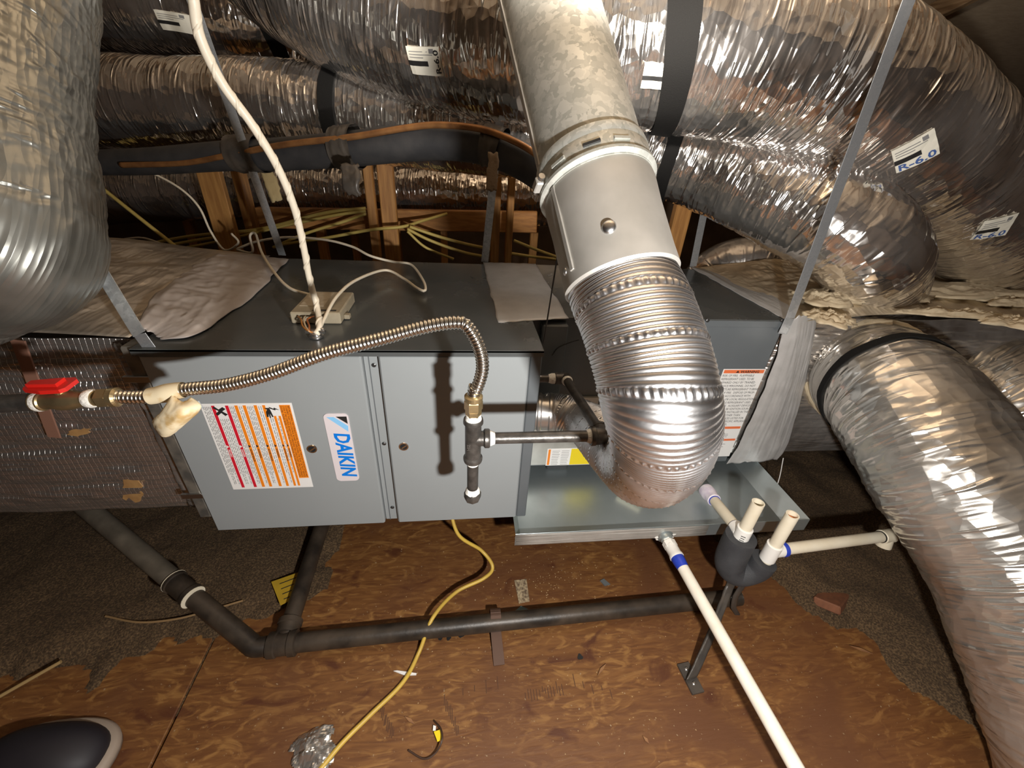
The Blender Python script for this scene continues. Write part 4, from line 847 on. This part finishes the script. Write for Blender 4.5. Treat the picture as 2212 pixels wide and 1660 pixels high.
cable('thermostat_wire', [kc+A_([.004, 0, .008]), on(700, 690, Z=.60), on(728, 640, Z=.62), on(770, 605, Z=.62), on(832, 584, Z=.61), on(872, 602, Z=.60), on(900, 622, Z=.592), on(918, 628, Z=.59), on(914, 606, Z=.595), on(888, 572, Z=.60), on(850, 566, Z=.61), at(800, 553, 1.42), at(760, 533, 1.46), at(700, 518, 1.5), at(620, 513, 1.55), at(555, 522, 1.58), at(512, 538, 1.6)], .0042, WIRE, 'cream wire looping across the right half of the furnace top', 'wire', G_W, 200)
cable('thermostat_wire', [at(512, 540, 1.6), at(545, 545, 1.56), at(540, 510, 1.54), at(552, 506, 1.52), at(565, 545, 1.4), on(592, 588, Z=.61), on(625, 622, Z=.60), A_([mx0+.006, my1-.012, .60])], .0042, WIRE, 'cream wire running from the tangle down to the rear of the beige module', 'wire', G_W, 120)
cable('thermostat_wire', [at(280, 362, 1.6), at(330, 375, 1.6), at(390, 408, 1.6), at(430, 448, 1.62), at(455, 500, 1.65), at(485, 540, 1.65), at(515, 525, 1.62), at(500, 505, 1.62)], .0042, WIRE, 'cream wire drooping from the left end of the black line to the tangle', 'wire', G_W, 90)
cable('thermostat_wire', [at(240, 522, 1.7), at(300, 514, 1.66), at(340, 524, 1.6), at(378, 542, 1.5)], .0042, WIRE, 'short cream wire beside the left foil duct', 'wire', G_W, 40)
for i, (x, c) in enumerate(((650, (.5, .22, .06)), (656, (.72, .6, .42)), (664, (.45, .15, .05)))):
    cable('stripped_conductor', [kc+A_([-.006, 0, .01]), on(668, 716, Z=.598), on(x+4, 705, Z=.60), on(x, 690, Z=.602), on(x-6+10*i, 684, Z=.60)], .0022, mat('conductor_%s' % 'abc'[i], c, .4, .3), 'thin %s conductor beside the cable clamp' % ('copper', 'cream', 'rust-red')[i], 'wire', 'stripped conductors at the clamp', 30, 8)
for i, (pts, r) in enumerate((
    ([(225, 410, 1.75), (300, 470, 1.72), (395, 545, 1.68)], .0075),
    ([(240, 545, 2.2), (400, 512, 2.12), (560, 495, 2.05), (700, 460, 1.95), (790, 450, 1.95)], .007),
    ([(240, 552, 2.2), (420, 520, 2.12), (600, 490, 2.03), (720, 466, 1.95), (790, 456, 1.95)], .007),
    ([(250, 558, 2.2), (440, 528, 2.12), (640, 482, 2.0), (760, 452, 1.96)], .006),
    ([(590, 535, 2.1), (660, 505, 2.05), (740, 480, 2.0), (790, 462, 1.96)], .007),
    ([(600, 530, 2.1), (700, 515, 1.98), (800, 497, 1.86), (870, 490, 1.87), (910, 478, 1.95), (965, 462, 2.03)], .007),
    ([(880, 495, 1.85), (930, 520, 1.9), (1000, 545, 1.95), (1050, 555, 2.0)], .007),
    ([(885, 490, 1.85), (950, 512, 1.9), (1010, 528, 1.95), (1060, 538, 2.0)], .007),
    ([(880, 500, 1.85), (920, 535, 1.9), (980, 560, 1.95)], .006),
    ([(1110, 520, 1.9), (1160, 540, 1.9), (1215, 560, 1.9)], .007),
    ([(1105, 548, 1.95), (1160, 556, 1.95), (1215, 562, 1.95)], .007))):
    cable('house_cable', [at(*q) for q in pts], r, YELB, 'yellow house cable ' + ('slanting down beside the left foil duct', 'running to the middle stud, topmost of the bundle', 'running to the middle stud, second of the bundle', 'running to the middle stud, thin one of the bundle', 'rising steeply to the middle stud behind the strap', 'crossing in front of the middle stud', 'drooping right of the middle stud, lower of two long ones', 'drooping right of the middle stud, upper of two long ones', 'drooping steeply just right of the middle stud', 'sloping just left of the flue, upper one', 'lying just left of the flue, lower one')[i], 'cable', 'yellow house cables behind the furnace', 50, 8)

# ================================================================== condensate piping
R1 = .0168
ty = -.15
t1b, t1t = on(1594, 1168, Y=ty), on(1641, 1086, Y=ty); x1 = (t1b[0]+t1t[0])/2
t2b, t2t = on(1655, 1205, Y=ty-.03), on(1716, 1112, Y=ty-.03); x2 = (t2b[0]+t2t[0])/2
def open_pipe(mb, x, y, z0, z1): return mb.lathe((x, y, z0), (x, y, z1), [(0, R1), (z1-z0, R1), (z1-z0, R1*.80), (z1-z0-.05, R1*.80)], 28, caps=False)
tr = thing('condensate_trap', (x1, ty, t1b[2]-.1), 'cream PVC condensate trap with two open stubs and black foam sleeve', 'drain trap')
zt1_, zb1 = t1t[2], t1b[2]; zt2_, zb2 = t2t[2], t2b[2]
z1m = zb1+.058; z2m = zb2+.062
for x, y, zm, zt_ in ((x1, ty, z1m, zt1_), (x2, ty-.03, z2m, zt2_)): open_pipe(MB(), x, y, zm-.01, zt_).build('open_stub', PVC, tr, True)
# tee bodies and their branches
a1 = on(1519, 1052, Y=.10); br1 = A_([x1, ty, zb1+.025])
dbr = a1-br1; dbr /= np.linalg.norm(dbr)
MB().lathe((x1, ty, zb1-.004), (x1, ty, 1), [(0, .0185), (.002, .0215), (z1m-zb1, .0215), (z1m-zb1+.002, .0185)], 28).lathe(br1, a1, [(.010, .0205), (.040, .0205), (.041, .018)], 28).build('tee_fitting', PVCW, tr, True)
MB().lathe(br1+dbr*.0405, a1, [(0, .0185), (.003, .0183)], 24).build('primer_ring', PRIMER, tr, True)
lb = np.linalg.norm(a1-br1)
MB().lathe(br1+dbr*.04, a1, [(0, R1), (lb-.075, R1)], 24).build('branch_pipe', PVC, tr, True)
MB().lathe(br1+dbr*(lb-.085), a1, [(0, .0185), (.002, .022), (.030, .022), (.034, .025), (.062, .025), (.070, .018)], 24).build('coil_outlet_fitting', PRIMERP, tr, True)
MB().lathe(br1+dbr*(lb-.088), a1, [(0, .0186), (.003, .0186)], 24).build('primer_ring', PRIMER, tr, True)
br2 = A_([x2, ty-.03, zb2+.030]); e2 = on(1905, 1160, Y=ty+.02)
d2 = e2-br2; l2 = np.linalg.norm(d2); d2 /= l2
MB().lathe((x2, ty-.03, zb2-.006), (x2, ty-.03, 1), [(0, .0185), (.002, .0215), (z2m-zb2+.002, .0215), (z2m-zb2+.004, .0185)], 28).lathe(br2, e2, [(.006, .0205), (.034, .0205), (.035, .018)], 28).build('tee_fitting', PVCW, tr, True)
MB().lathe(br2+d2*.034, e2, [(0, .0205), (.003, .0215), (.014, .0215), (.017, .0186)], 24).build('primer_ring', PRIMER, tr, True)
MB().lathe(br2+d2*.03, e2, [(0, R1), (l2-.03, R1)], 24).build('drain_run', PVC, tr, True)
MB().lathe(br2+d2*(l2-.004), e2, [(0, .0185), (.002, .0212), (.045, .0212), (.047, .0185)], 24).lathe(br2+d2*(l2+.022), br2+d2*(l2+.022)+A_([-.1, -.3, -1]), [(.0, .020), (.034, .0212), (.038, .0205), (.040, .010)], 24).build('end_tee', PVC, tr, True)
MB().lathe(br2+d2*(l2-.008), e2, [(0, .0187), (.004, .0187)], 20).build('dark_seal', DARK, tr, True)
# text-like marks printed on the fitting
for k in range(5):
    c = A_([x1, ty, zb1+.006+k*.008]); f = CAM-c; f[2] = 0; f /= np.linalg.norm(f); s_ = A_([-f[1], f[0], 0])
    n_ = f*cos(.25)-s_*sin(.25)*-1; n_ /= np.linalg.norm(n_); MB().obox(c+n_*.0215, [np.cross(A_([0, 0, 1]), n_), n_, A_([0, 0, 1])], (.006-.001*(k % 2), .0004, .0012)).build('printed_mark', INK, tr)
MB().lathe((x2, ty-.03, zt2_-.020), (x2, ty-.03, 1), [(0, .0125), (.004, .0125)], 16).build('orange_plug', ORANGE, tr, True)
# foam covered U
ub = min(zb1, zb2)-.075
MB().tube([(x1, ty, zb1+.018), (x1, ty, zb1-.03), (x1+.004, ty-.004, ub+.02), ((x1*.6+x2*.4), ty-.014, ub-.012), (x2-.016, ty-.026, ub+.02), (x2-.006, ty-.03, zb2-.012)], [.043, .044, .044, .042, .040, .037], 32, 60).build('foam_sleeve', FOAMD, tr, True)
MB().lathe((x2, ty-.03, zb2-.03), (x2, ty-.03, 1), [(0, R1), (.04, R1)], 20).build('lower_stub', PVC, tr, True)
# support strap down to the floor
b0 = A_([(x1+x2)/2-.02, ty-.02, ub-.05]); b1 = on(1560, 1290, Y=ty-.05); b2 = on(1490, 1470, Z=FZ+.004)
ss = thing('trap_support', (b2[0], b2[1], FZ), 'black support strap from the foam covered trap to the floor', 'support strap')
pl = [A_([x1+.02, ty-.02, ub-.03]), A_([x1+.015, ty-.03, ub-.07]), b2*.55+A_([x1+.015, ty-.03, ub-.07])*.45+A_([.004, 0, .01]), b2+A_([0, 0, .01])]
sheet('strap_web', [[q-A_([.019, .004, 0]), q+A_([.019, .004, 0])] for q in pl], TAPEB, ss, 40, 8, .002, .004, 101, 5, 2, .002, top=(0, -1, .3))
g0 = on(1478, 1440, Z=FZ+.004); g1 = on(1505, 1492, Z=FZ+.004); dg = g1-g0; dg /= np.linalg.norm(dg); sg = np.cross(dg, (0, 0, 1))
MB().obox((g0+g1)/2+A_([0, 0, .0]), [sg, dg, A_([0, 0, 1])], (.019, np.linalg.norm(g1-g0)/2+.008, .004)).build('floor_bracket', TAPEB, ss)
for k in (.15, .75):
    c = g0+(g1-g0)*k; MB().lathe((c[0], c[1], FZ+.008), (c[0], c[1], 1), [(0, .005), (.002, .005), (.003, .003)], 12).build('screw', ZINC, ss)
pl2 = [A_([x2-.03, ty-.03, ub-.0]), on(1585, 1300, Y=ty-.04), on(1600, 1345, Y=ty-.04)]
sheet('loose_tail', [[q-A_([.010, 0, 0]), q+A_([.010, 0, 0])] for q in pl2], TAPEB, ss, 18, 6, .002, .002, 103, 4, 2, .003, top=(0, -1, .3))
# main drain from the pan
o0 = A_([1.315, PY0-.002, -.030]); o0 = on(1436, 1158, Y=PY0-.002); dn = on(1722, 1664, Z=-.085); dd = dn-o0; ld_ = np.linalg.norm(dd); dd /= ld_
dp = thing('pan_drain_pipe', dn, 'long white PVC drain pipe running from the pan to the lower edge of the view', 'drain pipe')
MB().lathe(o0, o0+A_([0, -1, 0]), [(0, .026), (.003, .026), (.006, .020), (.016, .0185), (.017, .0155)], 24).build('pan_outlet', PANM, dp, True)
blob('sealant', o0+A_([0, -.0015, 0]), (1, 0, 0), (0, 0, 1), .032, .019, DOPE, dp, 111, .004, 12, 30)
MB().lathe(o0+dd*.008, dn, [(0, .0165), (.012, .0165), (.014, .0205), (.034, .0205), (.036, .0185)], 6).lathe(o0+dd*.036, dn, [(0, .0195), (.03, .0195), (.033, .0215), (.040, .0215), (.042, .0165)], 24).build('adapter', PVCW, dp, True)
MB().lathe(o0+dd*.074, dn, [(0, .0190), (.002, .0200), (.016, .0192), (.030, .0178), (.036, .0165)], 24).build('primer_ring', PRIMER, dp, True)
MB().lathe(o0+dd*.04, dn, [(0, R1*.98), (ld_+.35, R1*.98)], 28).build('pipe', mat('white_pvc_pipe', (.82, .77, .67), .36, 0, (.76, .70, .58), 30), dp, True)
# short cream stub lying in the pan behind the bend
a, b = on(1338, 1060, Z=-.035), on(1388, 1086, Z=-.035)
MB().lathe(a, b, [(0, .016), (np.linalg.norm(b-a), .016), (np.linalg.norm(b-a), .012)], 20).build('pipe_stub', PVC, label='short cream pipe stub lying in the pan below the flexible vent', cat='pipe')

MB().tube([on(1692, 990, Y=.19), on(1683, 1035, Y=.17), on(1668, 1075, Y=.14), on(1655, 1100, Y=.12)], .0016, 6, 24).build('loose_thread', WHITE, label='thin white thread hanging from the tape edge beside the pan corner', cat='thread')
MB().tube([on(1172, 772, Y=.19), on(1190, 770, Y=.18), on(1205, 752, Y=.17), on(1232, 740, Y=.18), on(1250, 735, Y=.20)], .0016, 6, 30).build('sensor_wire', DARK, label='thin black wire curling between the furnace corner and the coil cabinet', cat='wire')
# ================================================================== pipes on the floor
PB = mat('dusty_black_pipe', (.022, .017, .013), .42, .1, (.065, .048, .034), 14, (1, 1, 1), bump=.12, bscale=90)
fp0 = on(612, 1392, Z=FZ+.034); fp1 = on(1505, 1300, Z=FZ+.034)
fpi = thing('floor_pipe', fp0, 'black pipe lying along the floor in front of the furnace with branch and slanting run', 'pipe')
MB().tube([fp0, fp1+(fp1-fp0)*.12], .026, 24).build('long_run', PB, fpi, True)
ux = (fp1-fp0)/np.linalg.norm(fp1-fp0)
MB().lathe(fp0-ux*.04, fp1, [(0, .028), (.003, .034), (.022, .034), (.025, .030), (.055, .030), (.058, .034), (.075, .034), (.078, .028)], 24).build('tee', PB, fpi, True)
bt = on(694, 1140, Z=FZ+.06); MB().tube([fp0+A_([0, .01, 0]), bt+(bt-fp0)*.15], .025, 20).lathe(fp0, bt, [(.025, .031), (.05, .031), (.052, .034), (.065, .034), (.067, .026)], 20).build('branch', PB, fpi, True)
el = on(550, 1398, Z=FZ+.04); f2 = at(395, 1272, seen(on(395, 1272, Z=FZ+.13))[2]); f3 = at(-40, 905, 1.52)
MB().tube([fp0-ux*.03, el, el+(f2-el)*.12, f2], .026, 20, 40).build('elbow_run', PB, fpi, True)
MB().tube([f2, f3], .027, 20).build('slanting_run', mat('dusty_grey_pipe', (.10, .085, .065), .5, .2, (.20, .17, .13), 12), fpi, True)
dq = (f3-f2)/np.linalg.norm(f3-f2)
MB().lathe(f2-dq*.045, f3, [(0, .027), (.002, .032), (.014, .032), (.016, .029), (.075, .029), (.077, .033), (.088, .033), (.09, .027)], 20).build('coupling', PB, fpi, True)
MB().lathe(f2+dq*.040, f3, [(0, .0335), (.002, .0335)], 20).build('tape_edge', PVC, fpi, True); MB().lathe(f2-dq*.047, f3, [(0, .0325), (.002, .0325)], 20).build('tape_edge', PVC, fpi, True)
kx = on(1070, 1340, Z=FZ+.03)
pc = MB(); th = np.linspace(-.3, pi+.3, 14); prof = [(kx[1]+.031*cos(t), FZ+.030+.031*sin(t)) for t in th]
pc.beam((kx[0], kx[1]-.030, FZ+.020), (kx[0]+.004, kx[1]-.115, FZ+.003), .032, .003, (1, 0, 0))
for k in range(13):
    y0, z0 = prof[k]; y1, z1 = prof[k+1]; pc.beam((kx[0], y0, z0), (kx[0], y1, z1), .032, .003, (1, 0, 0))
pc.build('pipe_bracket', mat('brown_bracket', (.12, .07, .05), .5, .4), fpi)

# ================================================================== floor clutter
yc = [on(968, 1118, Z=-.01)+A_([0, .06, 0]), on(990, 1155, Z=-.10), on(1040, 1190, Z=-.17), on(1064, 1225, Z=-.20), on(1045, 1250, Z=-.23), on(985, 1280, Z=-.245), on(935, 1335, Z=FZ+.064), on(905, 1410, Z=FZ+.012), on(870, 1475, Z=FZ+.008), on(800, 1545, Z=FZ+.008), on(740, 1605, Z=FZ+.008), on(690, 1665, Z=FZ+.008)]
cable('yellow_power_cable', yc, .0058, YEL, 'yellow power cable snaking from below the furnace over the floor pipe', 'cable', None, 160, 12)
def flat_piece(name, pts, m, label, cat, th=.002, group=None):
    MB().poly([on(*q, Z=FZ+.0006) for q in pts], th, (0, 0, 1)).build(name, m, label=label, cat=cat, group=group)
tagy = thing('yellow_tag_sheet', on(622, 1270, Z=FZ), 'yellow printed tag on the floor under the branch pipe', 'tag')
MB().poly([on(*q, Z=FZ+.034) for q in ((586, 1258), (672, 1228), (658, 1282), (606, 1309))], .0012, (0, 0, 1)).build('tag_sheet', mat('dull_yellow', (.46, .30, .02), .6, 0, (.40, .25, .02), 20), tagy)
for k in range(4):
    a, b = on(604+3*k, 1262+11*k, Z=FZ+.0356), on(646+2*k, 1246+11*k, Z=FZ+.0356); MB().beam(a, b, .003, .0004, np.cross(b-a, (0, 0, 1))).build('print_line', INK, tagy)
flat_piece('paper_scrap', ((1111, 1255), (1137, 1252), (1144, 1300), (1121, 1305)), mat('speckled_paper', (.46, .36, .22), .7, 0, (.12, .08, .05), 120), 'speckled tan paper strip stuck to the floor right of the yellow cable', 'paper')
flat_piece('white_scrap', ((850, 1451), (858, 1450), (900, 1456), (899, 1460), (875, 1461)), WHITE, 'thin white plastic strip under the yellow cable', 'scrap', .003)
cf = on(675, 1625, Z=FZ); n = 26
X, Y = np.meshgrid(np.linspace(-1, 1, n), np.linspace(-1, 1, n), indexing='ij'); rad = np.sqrt(X**2+Y**2)/(1+.3*vnoise(np.arctan2(Y, X)*2, X*0, 5))
Zc = np.clip(1-rad, 0, 1)*.03+np.clip(1-rad, 0, 1)**.5*(.012*vnoise(X*4, Y*4, 8)+.008*np.abs(vnoise(X*9, Y*9, 9)))
sel = rad < 1.0; vid = -np.ones((n, n), int); vid[sel] = np.arange(sel.sum())
vv = np.stack([cf[0]+X*.055, cf[1]+Y*.05, FZ+.001+np.maximum(Zc, 0)], -1)[sel]
ff = [(vid[i, j], vid[i+1, j], vid[i+1, j+1], vid[i, j+1]) for i in range(n-1) for j in range(n-1) if sel[i, j] and sel[i+1, j] and sel[i+1, j+1] and sel[i, j+1]]
obj('crumpled_foil', vv, ff, CLING, label='crumpled silver foil scrap on the floor beside the yellow cable at the bottom', cat='foil')
zt_ = [on(938, 1558, Z=FZ+.006), on(952, 1575, Z=FZ+.02), on(955, 1600, Z=FZ+.025), on(940, 1628, Z=FZ+.012), on(915, 1640, Z=FZ+.006), on(882, 1622, Z=FZ+.006)]
zz = thing('dark_cable_tie', zt_[3]*A_([1, 1, 0])+A_([0, 0, FZ]), 'dark curled cable tie with small yellow tag on the floor', 'cable tie')
MB().tube(zt_, .0022, 8, 40).build('tie', mat('brown_tie', (.05, .025, .015), .5), zz, True)
MB().poly([on(937, 1582, Z=FZ+.012), on(950, 1578, Z=FZ+.012), on(956, 1598, Z=FZ+.012), on(945, 1604, Z=FZ+.012)], .002, (0, 0, 1)).build('yellow_tag', YELP, zz)
MB().poly([on(936, 1568, Z=FZ+.008), on(942, 1570, Z=FZ+.008), on(941, 1580, Z=FZ+.008), on(935, 1580, Z=FZ+.008)], .002, (0, 0, 1)).build('white_clip', WHITE, zz)
CHIP = mat('wood_chip', (.30, .15, .06), .7, 0, (.2, .09, .04), 30)
for i, (x, y, l, a_, lab) in enumerate(((1300, 1448, .045, 40, 'dark wood splinter right of the pipe bracket'), (885, 1558, .035, -35, 'pale wood splinter left of the dark cable tie'), (1395, 1600, .02, -60, 'tiny wood splinter near the lower end of the white drain pipe'), (20, 1490, .0, 0, ''), (1860, 1405, .06, -28, 'thin reddish stick on the dark floor right of the drain pipe'), (2010, 1455, .07, 4, 'short dark stick near the big right-hand duct'))):
    if not lab: continue
    c = on(x, y, Z=FZ+(.012 if x > 1800 else .004)); d_ = A_([cos(radians(a_)), sin(radians(a_)), 0])
    MB().poly([c-d_*l/2, c+A_([-d_[1], d_[0], 0])*.005, c+d_*l/2, c-A_([-d_[1], d_[0], 0])*.003], .003, (0, 0, 1)).build('wood_splinter', CHIP, label=lab, cat='splinter', group='splinters on the floor')
a, b = on(0, 1505, Z=FZ+.012), on(132, 1430, Z=FZ+.035)
MB().tube([a, b], .0045, 8).build('thin_stick', mat('tan_stick', (.36, .24, .10), .6), label='thin tan stick lying at the left edge of the floor', cat='stick')
MB().tube([on(228, 1332, Z=FZ+.03), on(300, 1345, Z=FZ+.035), on(380, 1338, Z=FZ+.035), on(450, 1320, Z=FZ+.03), on(525, 1298, Z=FZ+.03)], .003, 8, 30).build('twig', mat('brown_twig', (.26, .16, .07), .7), label='curved brown twig on the insulation under the slanting pipe', cat='twig')
# ink stamps on the decking: strokes printed on the boards
stm = MB()
for (x0, y0, x1, y1, nn) in ((1135, 1500, 1215, 1490, 14), (820, 1530, 850, 1590, 12), (960, 1515, 990, 1580, 10), (1000, 1490, 1075, 1480, 4), (1240, 1470, 1320, 1500, 5)):
    for k in range(nn):
        t = k/max(1, nn-1); c = on(x0+(x1-x0)*t, y0+(y1-y0)*t+random.uniform(-6, 6), Z=FZ+.0004); l = random.uniform(.012, .035)
        stm.add([c+A_([-.0012, -l/2, 0]), c+A_([.0012, -l/2, 0]), c+A_([.0012, l/2, 0]), c+A_([-.0012, l/2, 0])], [(0, 1, 2, 3)])
stm.build('board_print', mat('faded_ink', (.085, .035, .014), .7), fl)
# crumbs, small scraps and spots on the decking
cr = MB()
for k in range(320):
    if k < 130: x, y = random.gauss(1185, 60), random.gauss(1245, 28)
    else: x, y = random.uniform(700, 1560), random.uniform(1170, 1640)
    c = on(x, y, Z=FZ+.0002); r_ = random.uniform(.0008, .0026); a_ = random.uniform(0, 6.3)
    cr.add([c+A_([r_*cos(a_+t_), r_*sin(a_+t_), 0]) for t_ in (0, 2.1, 4.2)]+[c+A_([0, 0, r_*.9])], [(0, 1, 3), (1, 2, 3), (2, 0, 3), (2, 1, 0)])
cr.build('wood_crumbs', mat('pale_crumbs', (.50, .34, .17), .8), label='pale wood crumbs and grit scattered over the plywood deck', cat='crumbs', kind='stuff')
for i, (x, y, r_) in enumerate(((951, 1375, .011), (969, 1379, .007), (997, 1371, .010), (1253, 1420, .008))):
    c = on(x, y, Z=FZ+.0005); MB().poly([c+A_([r_*(1+.2*sin(3*t_+i))*cos(t_), r_*(1+.2*sin(3*t_+i))*sin(t_), 0]) for t_ in np.linspace(0, 6.0, 12)], .0015, (0, 0, 1)).build('black_speck', DARK, label='black spot on the deck ' + ('leftmost of the three below the floor pipe', 'middle of the three below the floor pipe', 'nearest the pipe bracket', 'right of the pipe bracket')[i], cat='spot', group='black spots by the floor pipe')
flat_piece('plastic_strip', ((1210, 1342), (1312, 1333), (1310, 1340), (1255, 1346), (1212, 1347)), DARK, 'thin black plastic strip under the middle of the floor pipe', 'scrap', .004)
flat_piece('blue_scrap', ((1113, 1322), (1125, 1312), (1140, 1318), (1130, 1324)), mat('blue_grey_scrap', (.14, .22, .24), .6), 'small blue-grey scrap behind the floor pipe near the paper strip', 'scrap', .006)
flat_piece('grey_scrap', ((1296, 1256), (1304, 1252), (1318, 1264), (1306, 1267)), mat('grey_scrap', (.12, .13, .13), .6), 'small grey scrap on the deck below the drain pan', 'scrap', .004)
# leaning board at the right and the dark blurred thing at the lower left
a, b = on(1785, 1310, Z=FZ+.03), on(1895, 1165, Y=.16)
MB().beam(a, b, .075, .03, (1, 0, 0)).build('leaning_board', BOARD, label='dim reddish board leaning behind the white drain run at the right', cat='board')
q = on(150, 1610, Z=FZ+.03)
dk = thing('dark_toe', (q[0], q[1], FZ), 'black rounded toe shape with pale rim in the lower left corner', 'shoe')
n, seg = 20, 40
t = np.linspace(0, pi/2, n)[:, None]; th = (np.arange(seg)*2*pi/seg)[None]
cx = on(110, 1625, Z=FZ+.02)
sup = lambda a: np.sign(a)*np.abs(a)**.8
V = np.stack([cx[0]+.13*cos_(t)*sup(cos_(th))+0*t, cx[1]-.02+.07*cos_(t)*sup(sin_(th))+0*t, FZ+.03+.07*sin_(t)+0*th], -1)
obj('toe_cap', V.reshape(-1, 3), grid_faces(n, seg, True)+[tuple(range(seg))[::-1]], RUBBER, dk, 'all')
V = np.concatenate([np.stack([cx[0]+(.135+o)*sup(cos_(th[0])), cx[1]-.02+(.075+o)*sup(sin_(th[0])), 0*th[0]+FZ+z], -1) for o, z in ((0, .001), (.008, .004), (.010, .02), (.004, .030), (-.01, .031))])
obj('pale_sole_rim', V, grid_faces(5, seg, True), PALE, dk, 'all')
